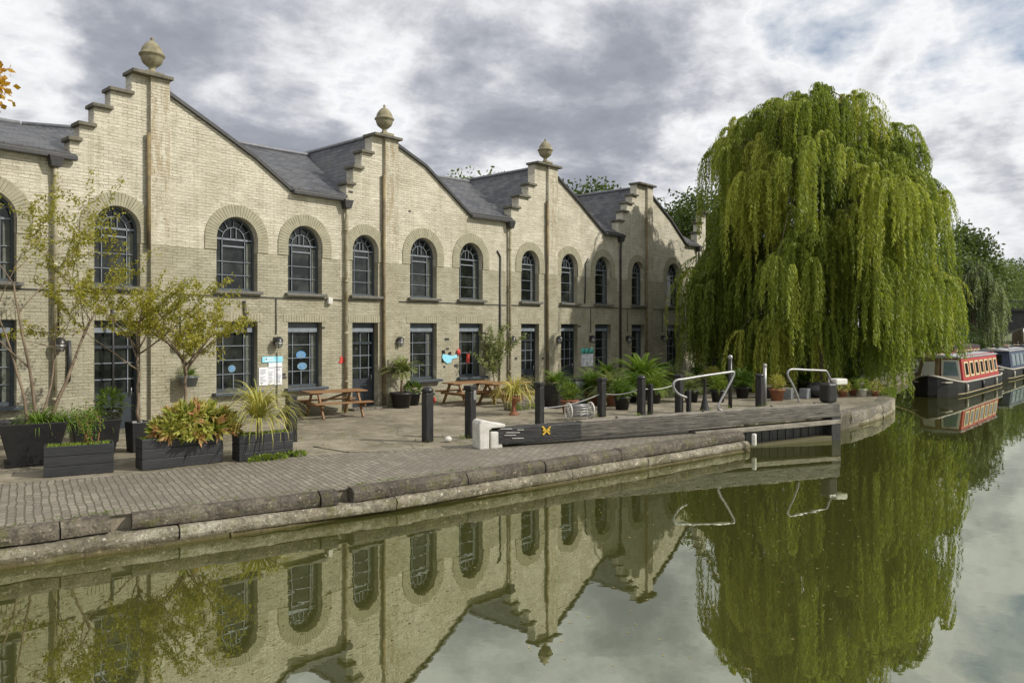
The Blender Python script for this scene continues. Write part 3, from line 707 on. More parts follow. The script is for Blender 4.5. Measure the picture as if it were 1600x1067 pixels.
# arch rings of voussoirs, lintels
for xc, wd, door in WINS:
    r0 = wd/2; r1 = r0+.33; mb = MB(); zp = 5.45; K = 30
    dz = warp(xc, zp)-zp
    for k in range(K):
        a0 = math.pi*(k+.06)/K; a1 = math.pi*(k+.94)/K; y1 = -.028+random.uniform(-.004, .004)
        q = [(-r0*math.cos(a0), r0*math.sin(a0)), (-r1*math.cos(a0), r1*math.sin(a0)), (-r1*math.cos(a1), r1*math.sin(a1)), (-r0*math.cos(a1), r0*math.sin(a1))]
        mb.prism([(xc+x, y1, zp+dz+z) for x, z in q], (0, .03-y1, 0))
    kk = 4
    for sg in (-1, 1):
        for k in range(kk):
            z1 = zp-k*.083-.004; mb.box((xc+sg*(r0+r1)/2, 0.001, z1+dz-.037), (r1-r0, .056, .074))
    mb.build('arch_surround', M['voussoir'], bld)
    mb = MB(); zl = warp(xc, 3.17)
    nb = int((wd+.3)/.085)
    for k in range(nb):
        x = xc-(wd+.3)/2+.0425+k*(wd+.3)/nb
        mb.box((x, 0.0, zl+.112), ((wd+.3)/nb-.012, .024+random.uniform(0, .008), .215))
    mb.build('lintel', M['voussoir'], bld)
# pilasters
for n0, bd in bays.items():
    if n0 == 3: continue
    X = (n0+{-2: .24, -1: .243, 0: .234, 1: .345, 2: .330}[n0])*BL; hw = {-2: .25, -1: .24, 0: .27, 1: .30, 2: .24}[n0]
    zt = warp(X, bd['top'])-.002
    MB().box((X, -.055, (.2+zt)/2), (hw*2, .11, zt-.2)).build('pilaster', M['pil'], bld)
    # thin rusty pipe down the left side of the pilaster
    zb = warp(X, 5.0) if n0 in (-1,) else .45
    z1 = warp(X, 7.9 if n0 == -1 else 7.95)
    MB().tube([(X-hw-.05, -.10, z1), (X-hw-.05, -.10, max(zb, .45))], .05, 8).build('rusty_pipe', M['rust'], bld)
    stn = MB(); random.seed(n0+40)
# coping slabs on each step, cap and slope trim
for n0, bd in bays.items():
    X0 = n0*BL; st = bd['steps']; cp = MB()
    for i, (u, z) in enumerate(st):
        nx = st[i+1][0] if i+1 < len(st) else (bd['slope'][0][0] if bd['slope'] else .09)
        last = i+1 == len(st)
        xa, xb = X0+u*BL-.06, X0+nx*BL+(.07 if last else .04)
        cp = MB().box(((xa+xb)/2, TH_/2-.03-(.06 if last else 0), warp(X0, z)+.045), (xb-xa, TH_+.16+(.14 if last else 0), .09))
        cp.build('step_coping', M['coping'], bld, bevel=.015)
    if bd['slope']:
        sl = [(X0+bd['slope'][0][0]*BL-.02, bd['slope'][0][1]+.0)]+[(X0+u*BL, z) for u, z in bd['slope'][1:]]+[(X0+BL+st[0][0]*BL+.12 if n0 < 2 else X0+BL-.2, EZ)]
        mb = MB()
        for (xa, za), (xb, zb) in zip(sl, sl[1:]):
            za, zb = warp(xa, za), warp(xb, zb)
            mb.bar((xa, .08, za+.055), (xb, .08, zb+.055), .34, .09)
        mb.build('verge', M['gutter'], bld)
        # eave gutter
        xa, xb = sl[-2][0], sl[-1][0]
        gm = MB(); gm.bar((xa, -.13, warp(xa, EZ)-.01), (xb, -.13, warp(xb, EZ)-.01), .14, .12); gm.build('gutter', M['gutter'], bld, bevel=.02)
# roofs
def cross_roof(n0, bd):
    X0 = n0*BL; Xa = X0+bd['pil']*BL; zr = warp(Xa, 9.25); ze = warp(X0, EZ)+.03; uR = bd['slope'][-1][0] if bd['slope'] else .5
    Xr = X0+uR*BL; y0, y1 = TH_-.02, (5.0 if n0 != -1 else 1.5)
    mb = MB(); up = Vector((0, 0, .06))
    # left slope
    xl = X0+.02; 
    mb.prism([(xl-.25, y0, ze-.30), (Xa, y0, zr), (Xa, y1, zr), (xl-.25, y1, ze-.30)], (0, 0, .07))
    pr = [(Xa, zr)]+[(X0+u*BL, warp(X0+u*BL, z)-.02) for u, z in (bd['slope'] or [(.5, 7.0)])]
    pr[0] = (Xa, zr); pr = [pr[0]]+pr[2:] if len(pr) > 2 else pr
    for (xa, za), (xb, zb) in zip(pr, pr[1:]):
        mb.prism([(xa, y0, za), (xb, y0, zb), (xb, y1, zb), (xa, y1, za)], (0, 0, .07))
    mb.build('gable_roof', M['slate'], bld)
    MB().tube([(Xa, y0, zr+.09), (Xa, y1-.3, zr+.09)], .07, 6).build('ridge_tile', M['lead'], bld)
for n0, bd in bays.items():
    if n0 < 3: cross_roof(n0, bd)
mb = MB(); RY = 4.3
xa, xb = -2*BL-.3, XE-.9
def mainroof(xa, xb):
    za, zb = warp(xa, EZ)+.06, warp(xb, EZ)+.06; ra, rb = warp(xa, 9.3), warp(xb, 9.3)
    mb.prism([(xa, -.08, za), (xb, -.08, zb), (xb, RY, rb), (xa, RY, ra)], (0, 0, .07))
    mb.prism([(xa, RY, ra), (xb, RY, rb), (xb, 10.4, zb-.3), (xa, 10.4, za-.3)], (0, 0, .07))
    mb2.tube([(xa, RY, ra+.1), (xb, RY, rb+.1)], .08, 6)
mb2 = MB()
# main roof appears only between the end of a gable slope and the next gable; behind each gable it runs on under the cross roof
for n0, bd in bays.items():
    if bd['slope']:
        xs = (n0+bd['slope'][-1][0])*BL+.02; nxt = bays[n0+1]['steps'][0][0] if n0+1 in bays else 0
        xe = (n0+1)*BL+nxt*BL
        za, zb = warp(xs, EZ)+.06, warp(xe, EZ)+.06; RZ = 8.5 if n0 == -2 else 9.15; ra, rb = warp(xs, RZ), warp(xe, RZ)
        mb.prism([(xs, -.08, za), (xe, -.08, zb), (xe, RY, rb), (xs, RY, ra)], (0, 0, .07))
        # part behind the walls, starting clear of the wall thickness
        x0 = n0*BL+bd['steps'][0][0]*BL
        f = (TH_+.08)/(RY+.08)
        z0a, z0b = warp(x0, EZ)+.06, za
        RL = 8.5 if n0 < 0 else 9.15
        mb.prism([(x0, TH_, z0a+(RL-EZ)*f), (xs, TH_, z0b+(ra-za)*f), (xs, RY, ra), (x0, RY, warp(x0, RL))], (0, 0, .068))
mb.prism([(-BL, RY, 8.5), (-BL*.25, RY, 9.15), (0, RY, 9.15), (XE-.9, RY, warp(22, 9.15)), (XE-.9, 10.4, 6.9), (-BL, 10.4, 6.7)], (0, 0, .07))
mb.prism([(xa, RY, 8.5), (-BL, RY, 8.5), (-BL, 10.4, 6.7), (xa, 10.4, 6.7)], (0, 0, .07))
mb.build('main_roof', M['slate'], bld)
MB().tube([(xa, RY, 8.6), (-BL-.05, RY, 8.6)], .07, 6).build('main_ridge', M['lead'], bld)
MB().tube([(-BL, RY, 8.6), (-BL*.25, RY, 9.25), (0, RY, 9.25), (XE-.9, RY, warp(22.0, 9.15)+.1)], .07, 6).build('main_ridge', M['lead'], bld)
# urn finials
uprof = [(.17, 0), (.17, .05), (.10, .09), (.075, .16), (.07, .20), (.13, .25), (.22, .34), (.265, .46), (.275, .54), (.31, .56), (.31, .60), (.27, .62), (.255, .70), (.22, .80), (.16, .90), (.09, .97), (.04, 1.0), (.03, 1.03), (.045, 1.06), (.02, 1.11), (.002, 1.13)]
for n0, sc in ((-2, 1.02), (-1, 1.0), (0, 1.03), (1, 1.02)):
    bd = bays[n0]; X = (n0+bd['pil'])*BL; zt = warp(X, bd['top'])+.09
    u = MB().lathe([(a*sc, b*sc*.86) for a, b in uprof], (X, .02, zt), 24)
    u.box((X, .02, zt-.0), (.44, .44, .07)); u.build('urn_finial', M['stone'], bld)
# downpipes with hopper heads at each bay joint
for n in (-1, 0, 1, 2, 3):
    X = n*BL-.02 - (.55 if n == -1 else 0) - (.25 if n == 3 else 0); z = warp(X, EZ)
    dp = MB().tube([(X, -.13, z-.25), (X, -.11, z-.5), (X, -.09, z-.6), (X, -.09, .5 if n != -1 else 1.2)], .05, 8)
    for zz in (6.0, 4.4, 2.8, 1.3):
        if zz < z-.6: dp.lathe([(.065, 0), (.065, .08)], (X, -.09, zz), 8)
    d = dp.build('downpipe', M['pipe'] if n < 2 else M['gutter'], bld)
    h = MB(); h.prism([(X-.17, -.26, z-.02), (X+.17, -.26, z-.02), (X+.10, -.22, z-.28), (X-.10, -.22, z-.28)], (0, .22, 0)); h.build('hopper_head', M['gutter'], d, bevel=.01)
# conduit along the wall and drops to the lamps
lamp_px = [(90, 537), (280, 531), (430, 534), (620, 533), (796, 531), (869, 530), (922, 529), (979, 529), (1034, 528)]
LX = [onwall(*q).x for q in lamp_px]
cd = MB()
pts = [(-2*BL, -.02, 3.86)]+[(x, -.02, warp(x, 3.86+.02*random.uniform(-1, 1))) for x in np.arange(-14, 22.5, .9)]
segs_ = [(-15.2, -1*BL-.1), (-1*BL+.1, -6.3), (-5.6, -.12), (.1, 1.22), (1.95, BL-.12), (BL+.1, 9.5), (10.25, 2*BL-.12), (2*BL+.1, 16.9), (17.7, 22.3)]
for a, b in segs_:
    xs = np.linspace(a, b, max(3, int((b-a)/.8))); cd.tube([(x, -.025, warp(x, 3.87+random.uniform(-.012, .012))) for x in xs], .014, 5)
for x, (px, py) in zip(LX, lamp_px):
    cd.tube([(x+.02, -.025, warp(x, 3.87)), (x+.02, -.025, 2.82)], .016, 5)
x = onwall(432, 600).x; cd.tube([(x, -.03, 2.3), (x, -.03, .8)], .014, 5)
cd.build('cable_conduit', M['gutter'], bld)

# disused pipes left on the brick
for (x0, y0), (x1, y1), rd in (((381, 470), (383, 524), .045), ((107, 532), (106, 596), .05), ((776, 392), (781, 402), .03), ((781, 402), (779, 600), .035), ((914, 412), (918, 404), .03), ((914, 412), (913, 474), .03), ((175, 470), (175, 640), .03), ((415, 560), (415, 562), .01)):
    a = onwall(x0, y0); b = onwall(x1, y1); MB().tube([(a.x, -.03, a.z), ((a.x+b.x)/2+.015, -.035, (a.z+b.z)/2), (b.x, -.03, b.z)], rd, 7).build('old_pipe', M['gutter'], bld)
# airbricks, hooks and plates
random.seed(44); 
for px, py in ((443, 585), (443, 590), (505, 512), (556, 545), (648, 560), (698, 530), (699, 545), (756, 520), (848, 560), (548, 300), (640, 330), (905, 510), (712, 571), (694, 573), (806, 560)):
    q = onwall(px, py); MB().box((q.x, -.006, q.z), (random.uniform(.08, .2), .018, random.uniform(.05, .09))).build('wall_plate', M['gutter'], bld)
# windows and doors
def arch_window(xc, wd):
    r_ = wd/2-.01; zs, zp = 4.02, 5.45; dz = warp(xc, zp)-zp
    f = MB(); y = .20
    arc = lambda rr, K=18: [(xc-rr*math.cos(math.pi*k/K), zp+dz+rr*math.sin(math.pi*k/K)) for k in range(K+1)]
    t = .055; zb = warp(xc, zs)
    outer = [(xc-r_, zb)]+arc(r_)+[(xc+r_, zb)]; inner = [(xc-r_+t, zb+t+.02)]+arc(r_-t)+[(xc+r_-t, zb+t+.02)]
    n = len(outer)
    for i in range(n):
        j = (i+1) % n; a, b, c, d = outer[i], outer[j], inner[j], inner[i]
        f.prism([(a[0], y, a[1]), (b[0], y, b[1]), (c[0], y, c[1]), (d[0], y, d[1])], (0, .09, 0))
    fo = f.build('window', M['frame'], bld)
    b = MB(); y = .235; bw = .018; ra = r_*.56; xv = ra
    def bar(a, c, w_=bw): b.bar((a[0], y, a[1]), (c[0], y, c[1]), .035, w_, up=(0, 0, 1) if abs(a[0]-c[0]) > 1e-3 else (1, 0, 0))
    inn = arc(ra, 12)
    for q, q2 in zip(inn, inn[1:]): bar(q, q2)
    for k in (1, 2, 3, 4, 5):
        a = math.pi*k/6; bar((xc-ra*math.cos(a), zp+dz+ra*math.sin(a)), (xc-(r_-t)*math.cos(a), zp+dz+(r_-t)*math.sin(a)))
    for sx in (-.2, .2): bar((xc+sx*ra*1.2, zp+dz), (xc+sx*ra*1.2, zp+dz+ra*.96))
    bar((xc-r_+t, zp+dz), (xc+r_-t, zp+dz), .05)
    for sx in (-1, 1): bar((xc+sx*xv, zb+t), (xc+sx*xv, zp+dz))
    for fz in (.28, .55): bar((xc-r_+t, zb+t+(zp+dz-zb-t)*fz), (xc+r_-t, zb+t+(zp+dz-zb-t)*fz))
    bar((xc-xv, zb+t+(zp+dz-zb-t)*.86), (xc+xv, zb+t+(zp+dz-zb-t)*.86), .04)
    b.build('glazing_bars', M['bars'], fo)
    g_ = MB().add([(q[0], .262, q[1]) for q in inner], [tuple(range(n))]); g_.build('pane', M['glass'], fo)
    MB().box((xc+r_*.80, .2565, (zb+zp+dz)/2), (r_*.26, .006, zp+dz-zb-.14)).build('reveal_reflection', M['reveal_reflection'], fo)  # painted strip standing for the reveal's reflection in the pane
    MB().box((xc, -.0, zb-.045), (wd+.22, .30, .085)).build('sill', M['sill'], fo, bevel=.012)
def sash(xc, wd):
    r_ = wd/2-.01; zb, zt = 1.24, warp(xc, 3.17); y = .18; t = .05
    f = MB()
    f.box((xc-r_+t/2, y+.045, (zb+zt)/2), (t, .09, zt-zb)); f.box((xc+r_-t/2, y+.045, (zb+zt)/2), (t, .09, zt-zb))
    f.box((xc, y+.045, zb+.04), (2*r_-2*t, .085, .08)); f.box((xc, y+.04, zt-.14), (2*r_-2*t, .07, .28))
    fo = f.build('window', M['frame'], bld)
    MB().box((xc-.03, y-.012, zt-.235), (2*r_-.10, .05, .12)).build('roller_blind', M['bars'], fo)
    b = MB(); z0, z1 = zb+.08, zt-.28
    for sx in (-.52, .52): b.box((xc+sx*r_, y+.055, (z0+z1)/2), (.020, .035, z1-z0))
    for fz in (.25, .5, .75): b.box((xc, y+.056, z0+(z1-z0)*fz), (2*r_-2*t, .03, .020))
    b.box((xc, y+.055, z0+(z1-z0)*.125), (.024, .03, (z1-z0)*.25))
    b.build('glazing_bars', M['bars'], fo)
    MB().add([(xc-r_+t, y+.08, z0), (xc+r_-t, y+.08, z0), (xc+r_-t, y+.08, z1), (xc-r_+t, y+.08, z1)], [(0, 1, 2, 3)]).build('pane', M['glass'], fo)
    MB().box((xc+r_*.78, y+.0735, (z0+z1)/2), (r_*.28, .006, z1-z0-.01)).build('reveal_reflection', M['reveal_reflection'], fo)  # reflection of the right reveal, painted as a strip on the glass
    MB().box((xc, -.02, zb-.045), (wd+.24, .34, .09)).build('sill', M['frame'], fo, bevel=.012)
def doorf(xc, wd):
    r_ = wd/2-.01; zb, zt = GZ+.06, warp(xc, 3.17); y = .20; t = .055
    f = MB()
    for sg in (-1, 1): f.box((xc+sg*(r_-t/2), y+.045, (zb+zt)/2), (t, .09, zt-zb))
    f.box((xc, y+.04, zt-.14), (2*r_-2*t, .07, .28)); f.box((xc, y+.045, 2.52), (2*r_-2*t, .075, .07))
    f.box((xc, y+.055, zb+.45), (2*r_-2*t, .05, .90))
    fo = f.build('door', M['doorpaint'], bld)
    MB().box((xc-.02, y-.012, zt-.235), (2*r_-.10, .05, .12)).build('roller_blind', M['bars'], fo)
    b = MB(); z0, z1 = zb+.90, zt-.28
    for sx in (-.05, .62): b.box((xc+sx*r_, y+.055, (z0+z1)/2), (.020, .035, z1-z0))
    for z in (1.72, 2.12): b.box((xc, y+.056, z), (2*r_-2*t, .03, .024))
    b.build('glazing_bars', M['bars'], fo)
    MB().add([(xc-r_+t, y+.08, z0), (xc+r_-t, y+.08, z0), (xc+r_-t, y+.08, z1), (xc-r_+t, y+.08, z1)], [(0, 1, 2, 3)]).build('pane', M['glass'], fo)
    MB().tube([(xc+r_-.14, y-.03, 1.32), (xc+r_-.14, y-.03, 1.5)], .015, 6).build('handle', M['silver'], fo)
    MB().box((xc, -.05, GZ+.035), (wd+.3, .5, .07)).build('step', M['kerbstone'], fo, bevel=.01)
for xc, wd, door in WINS:
    arch_window(xc, wd)
    (doorf if door else sash)(xc, wd)

# ------------------------------------------------------------------ wall lamps
lp = empty('wall_lamp', (0, 0, 0), '', 'lamp', 'bulkhead lanterns along the warehouse wall')
mb = MB(); mb.lathe([(.02, .13), (.06, .12), (.12, .06), (.135, 0), (.14, -.01)], (0, -.17, .02), 14); mb.bar((0, 0, .08), (0, -.17, .12), .03, .03); mb.box((0, -.012, .03), (.12, .03, .2))
mb.build('hood', M['black'], lp)
mb = MB(); 
for k in range(6):
    a = math.pi*2*k/6; mb.tube([(.125*math.cos(a), -.17+.125*math.sin(a), .01), (.12*math.cos(a), -.17+.12*math.sin(a), -.09), (.07*math.cos(a), -.17+.07*math.sin(a), -.17), (0, -.17, -.185)], .008, 4)
mb.lathe([(.128, -.075), (.128, -.06)], (0, -.17, 0), 14); mb.build('cage', M['black'], lp)
MB().lathe([(.10, 0.0), (.105, -.06), (.08, -.13), (.02, -.165)], (0, -.17, 0), 14).build('lamp_glass', M['lampglass'], lp)
lamp_labels = ['caged black wall lantern at the far left behind the multi-stemmed tree', 'caged wall lantern above the hanging basket behind the small tree',
 'caged wall lantern directly above the taped paper notices', 'caged wall lantern above the small palm in a black tub', 'caged wall lantern above the tall pale green climber',
 'caged wall lantern just right of the third pilaster', 'caged wall lantern above the green headed notice', 'caged wall lantern over the bright green tall fern', 'caged wall lantern nearest the willow, beside the last door']
for i, (x, (px, py)) in enumerate(zip(LX, lamp_px)):
    o = lp if i == 0 else copy_tree(lp)
    q = onwall(px, py); o.location = (q.x, -.002, q.z); o['label'] = lamp_labels[i]
# alarm box
q = onwall(513, 470); MB().box((q.x, -.07, q.z), (.16, .12, .2)).build('alarm_box', M['white'], bevel=.01)
tag(bpy.data.objects['alarm_box'], 'small white alarm box under the upper windows above the picnic table', 'alarm box')
# notices
def quadpx(name, mat, x0, y0, x1, y1, label, cat, Y=-.02, th=.012):
    a = onwall(x0, y0); b = onwall(x1, y1); z0 = onwall((x0+x1)/2, y1).z; z1 = onwall((x0+x1)/2, y0).z
    o = MB().box(((a.x+b.x)/2, Y, (z0+z1)/2), (b.x-a.x, th, z1-z0)).build(name, mat)
    if label: tag(o, label, cat)
    return o, (a.x, b.x, z0, z1)
def inked(parent, box, Y, rows, cols=1, seed=1, mat='ink'):
    random.seed(seed); xa, xb, z0, z1 = box; mb = MB()
    for c in range(cols):
        ca = xa+(xb-xa)*(c+.12)/cols; cb = xa+(xb-xa)*(c+.88)/cols
        for r_ in range(rows):
            if random.random() < .15: continue
            z = z1-(z1-z0)*(r_+.8)/(rows+.6); e = random.uniform(.45, 1); mb.box(((ca+ca+(cb-ca)*e)/2, Y, z), ((cb-ca)*e, .004, (z1-z0)/rows*.35))
    o = mb.build('printed_lines', M[mat]); o.parent = parent
for i, (a, lab) in enumerate((((404, 574, 418, 602), 'left white paper menu sheet taped under the blue banner'), ((418.5, 573, 428, 601), 'middle white paper menu sheet taped under the blue banner'), ((428.5, 574, 440, 601), 'right white paper menu sheet taped under the blue banner'))):
    o, bx = quadpx('paper_notice', M['paper'], *a, lab, 'notice'); o['group'] = 'paper menu sheets under the blue banner'; inked(o, bx, -.029, 12, 1, i+1)
o, bx = quadpx('banner_notice', M['cyan'], 409, 557, 441, 566, 'narrow pale blue banner above the paper menu sheets', 'banner'); inked(o, (bx[0]+.02, bx[1]-.2, bx[2], bx[3]), -.029, 2, 1, 5, 'paper')
quadpx('paper_notice', M['paper'], 419, 566.5, 440, 573, 'blank pale paper strip between the blue banner and menu sheets', 'notice')
o, bx = quadpx('paper_notice', M['paper'], 908, 553, 926, 572, 'white paper notice with columns under a green strip, beyond the third pilaster', 'notice'); inked(o, bx, -.029, 9, 3, 8)
gp = MB()
for px in (911, 917, 924):
    q = onwall(px, 548); gp.lathe([(.12, 0), (.12, .012)], (0, 0, 0), 12); o_ = len(gp.v)
    for i in range(o_-24, o_): v_ = gp.v[i]; gp.v[i] = (q.x+v_[0], -.03+v_[2], q.z+v_[1])
    gp.box((q.x, -.012, q.z), (.3, .012, .2))
tag(gp.build('green_strip_sign', M['greenprint']), 'green strip of three round symbols above the white column notice', 'sign')
# blue cut-out sign with dark legs
mb = MB(); A = [(691, 553), (697, 554), (706, 556), (714, 553), (713, 559), (705, 561), (704, 566), (698, 568), (693, 564), (690, 559)]
mb.prism([onwall(*q)+Vector((0, -.015, 0)) for q in A], (0, -.02, 0)); bs = mb.build('cutout_sign', M['cyan'])
tag(bs, 'bright blue ragged cut-out sign between two lower windows', 'sign')
for a, b in (((692, 547), (693, 553)), ((702, 550), (703, 554)), ((692, 560), (692, 566))):
    MB().bar(onwall(*a)+Vector((0, -.02, 0)), onwall(*b)+Vector((0, -.02, 0)), .02, .12, up=(1, 0, 0)).build('dark_limb', M['black'], bs)
q = onwall(715, 550); rs = MB().sphere((q.x, -.05, q.z), .09, (1, .5, 1.3), 6).build('wall_ornament', M['redprint']); tag(rs, 'small red ornament at the right end of the blue cut-out sign', 'ornament')
mb = MB(); mb.prism([onwall(*q)+Vector((0, -.006, 0)) for q in [(528, 567), (531, 562), (531, 558), (534, 556), (536, 560), (539, 561), (538, 565), (535, 566), (534, 568)]], (0, -.016, 0))
tag(mb.build('painted_splash', M['redprint']), 'small red splash shaped sign on the brick left of the door', 'sign')
def roundel(px, py, rx, ry, mat, label, inner):
    q = onwall(px, py, .22); mb = MB(); n = 20
    mb.prism([(q.x+rx*math.cos(2*math.pi*k/n), .252, q.z+ry*math.sin(2*math.pi*k/n)) for k in range(n)], (0, -.006, 0)); o = mb.build('window_sticker', mat); tag(o, label, 'sticker')
    mb = MB(); mb.prism([(q.x+rx*.7*math.cos(2*math.pi*k/n), .2455, q.z+ry*.6*math.sin(2*math.pi*k/n)) for k in range(n)], (0, -.004, 0)); r = mb.build('ring', inner, o)
    MB().box((q.x, .240, q.z), (rx*1.1, .003, ry*.35)).build('lettering', mat, o)
roundel(471, 554.5, .17, .12, M['blueink'], 'upper oval blue sticker in the second lower window', M['sticker'])
roundel(473, 572, .17, .11, M['sticker'], 'lower oval pale blue sticker in the second lower window', M['blueink'])
roundel(363, 576, .11, .10, M['sticker'], 'round pale blue sticker in the window behind the yellow blades', M['blueink'])
q = onwall(732, 560, .22); tag(MB().box((q.x, .25, q.z), (.16, .008, .4)).build('window_poster', M['redprint']), 'small red and grey poster in the window behind the middle picnic table', 'poster')

# ------------------------------------------------------------------ picnic tables
def picnic(L=1.75):
    r = empty('picnic_table', (0, 0, 0), '', 'picnic table', 'wooden picnic tables in the yard')
    t = MB()
    for k in range(5): t.box((0, -.30+k*.15, .735), (L, .138, .038))
    t.build('tabletop', M['wood'], r, bevel=.006)
    for sg in (-1, 1):
        b = MB()
        for k in (0, 1): b.box((0, sg*(.66+.145*k-.07), .44), (L, .135, .038))
        b.build('bench_seat', M['wood'], r, bevel=.006)
    for e in (-1, 1):
        x = e*(L/2-.28)
        for sg in (-1, 1): MB().bar((x, sg*.26, .715), (x, sg*.70, 0.0), .045, .095, up=(0, 0, 1)).build('leg', M['wood'], r)
        MB().box((x+.046*e, 0, .375), (.04, 1.50, .09)).build('cross_brace', M['wood'], r); MB().box((x+.045*e, 0, .69), (.04, .66, .05)).build('top_batten', M['wood'], r)
    MB().bar((-.5, 0, .42), (.5, 0, .70), .04, .06).build('diagonal_brace', M['wood'], r)
    return r
p1 = picnic(); 
for i, (px, py, a, lab) in enumerate(((523, 650, -14, 'bright wooden picnic table by the second door, in full view'), (733, 631, -10, 'wooden picnic table behind the pair of black posts'), (790, 632, -6, 'wooden picnic table half hidden by the yellow bladed plant'))):
    o = p1 if i == 0 else copy_tree(p1); q = at(px, py, GZ+.002); o.location = q; o.rotation_euler = (0, 0, R(a)); o['label'] = lab

# ------------------------------------------------------------------ plants & planters
def boxplanter(name, a, b, h, wd, label, bev=.008):
    d = (b-a); L = d.length; rz = math.atan2(d.y, d.x); c = (a+b)/2; nrm = Vector((-d.y, d.x, 0)).normalized(); c = c+nrm*wd/2
    r = empty(name, (c.x, c.y, GZ+.004), label, 'planter', rz=rz)
    m = MB(); t = .03
    for k in range(3):
        z = (k+.5)*h/3
        for sg in (-1, 1): m.box((0, sg*(wd/2-t/2), z), (L, t, h/3-.006))
        for sg in (-1, 1): m.box((sg*(L/2-t/2), 0, z), (t, wd-2*t, h/3-.006))
    m.build('box', M['planter'], r, bevel=bev); MB().box((0, 0, h/2-.02), (L-2*t-.01, wd-2*t-.01, h-.08)).build('soil', M['soil'], r)
    return r, L, wd, h
def plantroot(name, p, label, cat='plant', group=None): return empty(name, p, label, cat, group)
def moss(p, d, L, W, z, label, vb=.6):
    n = int(L*W*900); lv = Leaves(); P = np.zeros((n, 3)); u = rng.uniform(-.5, .5, n)*L; v = rng.uniform(-.5, .5, n)*W
    dx, dy = d; P[:, 0] = p.x+u*dx-v*dy; P[:, 1] = p.y+u*dy+v*dx; P[:, 2] = z
    lv.put(P, rdir(n)*.6+np.array([0, 0, 1]), rdir(n), .07, .025, vb+rng.uniform(-.4, .4, n)); o = lv.build('moss', M['weed']); return tag(o, label, 'moss', kind='stuff')

# front box planters
A, B = at(68, 747), at(178, 738)
pl1, L1, W1, H1 = boxplanter('box_planter', A, B, .52, .45, 'front left black timber box planter with moss and thin twigs')
c1 = Vector(pl1.location); d1 = (B-A).normalized()
moss(c1, (d1.x, d1.y), L1-.1, .34, c1.z+.48, 'mossy ground cover in the front left planter')
A2, B2 = at(222, 736), at(349, 722)
pl2, L2, W2, H2 = boxplanter('box_planter', A2, B2, .56, .45, 'long black timber box planter under the red and green bush')
c2 = Vector(pl2.location); d2 = (B2-A2).normalized(); moss(c2, (d2.x, d2.y), L2-.1, .34, c2.z+.52, 'mossy cover in the long middle planter', .4)
A3, B3 = at(374, 722), at(458, 713)
pl3, L3, W3, H3 = boxplanter('box_planter', A3, B3, .50, .42, 'short black timber box planter holding the yellow bladed plant')
c3 = Vector(pl3.location); d3 = (B3-A3).normalized(); moss(c3, (d3.x, d3.y), L3-.1, .32, c3.z+.46, 'mossy cover around the yellow bladed plant')
# large tapered tub
def tub(name, p, top, bot, h, label, mat='pot', rz=0, saucer=False, cat='plant pot', group=None):
    r = empty(name, p, label, cat, group, rz)
    s2 = math.sqrt(2)/1
    m = MB(); prof = [(bot, 0), (top, h), (top-.03, h), (top-.06, h-.07)]
    vs = []; 
    for r_, z in prof:
        for x, y in ((-1, -1), (1, -1), (1, 1), (-1, 1)): vs.append((x*r_, y*r_, z))
    fs = [(3, 2, 1, 0)]+[(i*4+k, i*4+(k+1) % 4, (i+1)*4+(k+1) % 4, (i+1)*4+k) for i in range(3) for k in range(4)]+[(12, 13, 14, 15)]
    m.add(vs, fs); m.build('tub', M[mat], r, bevel=.012)
    MB().box((0, 0, h-.085), ((top-.07)*2, (top-.07)*2, .03)).build('soil', M['soil'], r)
    if saucer: MB().box((0, 0, .02), (bot*2.35, bot*2.35, .06), tap=1.06).build('saucer', M['pot'], r)
    return r
def roundpot(name, p, r_, h, label, mat='pot', group=None):
    r = empty(name, p, label, 'plant pot', group)
    MB().lathe([(r_*.72, 0), (r_*.95, h*.86), (r_*1.06, h*.87), (r_*1.06, h), (r_*.94, h), (r_*.92, h*.88)], n=22).build('pot', M[mat], r)
    MB().lathe([(r_*.9, h*.84), (r_*.9, h*.9)], n=18).build('soil', M['soil'], r); return r
G4 = GZ+.004
q = at(75, 728); q.z = G4
tub('tapered_planter', q+Vector((-.1, .55, 0)), .55, .36, .80, 'big tapered black planter with saucer at the left edge', saucer=True, rz=R(-14)); T1 = q+Vector((-.1, .55, 0))
q2 = at(155, 712); q2.z = G4
tub('tapered_planter', q2+Vector((.0, .3, 0)), .45, .33, .72, 'tapered black planter behind the front left box', rz=R(-12)); T2 = q2+Vector((0, .3, 0))
# --- multi stemmed young tree (left)
def small_tree(base, stems, label, seed, leafn=60, lv_vb=.5, bark='palebark', leafL=.085, leafW=.032, depth=3, kids=3, mat='sparse', spread=.6):
    random.seed(seed); r = empty('young_tree', base, label, 'tree', 'slender young trees in the front planters'); mb = MB(); lv = Leaves()
    for (dx, dy, d, L, rad) in stems: branchy(mb, lv, (dx, dy, 0), d, L, rad, depth, leafL, leafW, leafn, lv_vb, kids, .20, up=.06, spread=spread)
    mb.build('branches', M[bark], r); lv.build('leaves', M[mat], r); return r
S = 88/1.0
b1 = T1+Vector((.1, .1, .72))
small_tree(b1, [(-.15, .0, (-.05, .0, 1), 2.5, .030), (.0, .1, (.05, -.1, 1), 2.7, .034), (.2, .0, (.50, .12, 1), 2.2, .040), (.1, .1, (.28, .1, 1), 2.0, .024)], 'multi-stemmed slender tree rising from the big tapered planter', 3, leafn=62)
b2 = at(216, 705); b2.z = c2.z
b2t = b2.copy(); b2t.z = G4+.55
tub('square_pot', Vector((b2.x, b2.y, G4)), .20, .17, .62, 'narrow square black pot at the foot of the middle young tree')
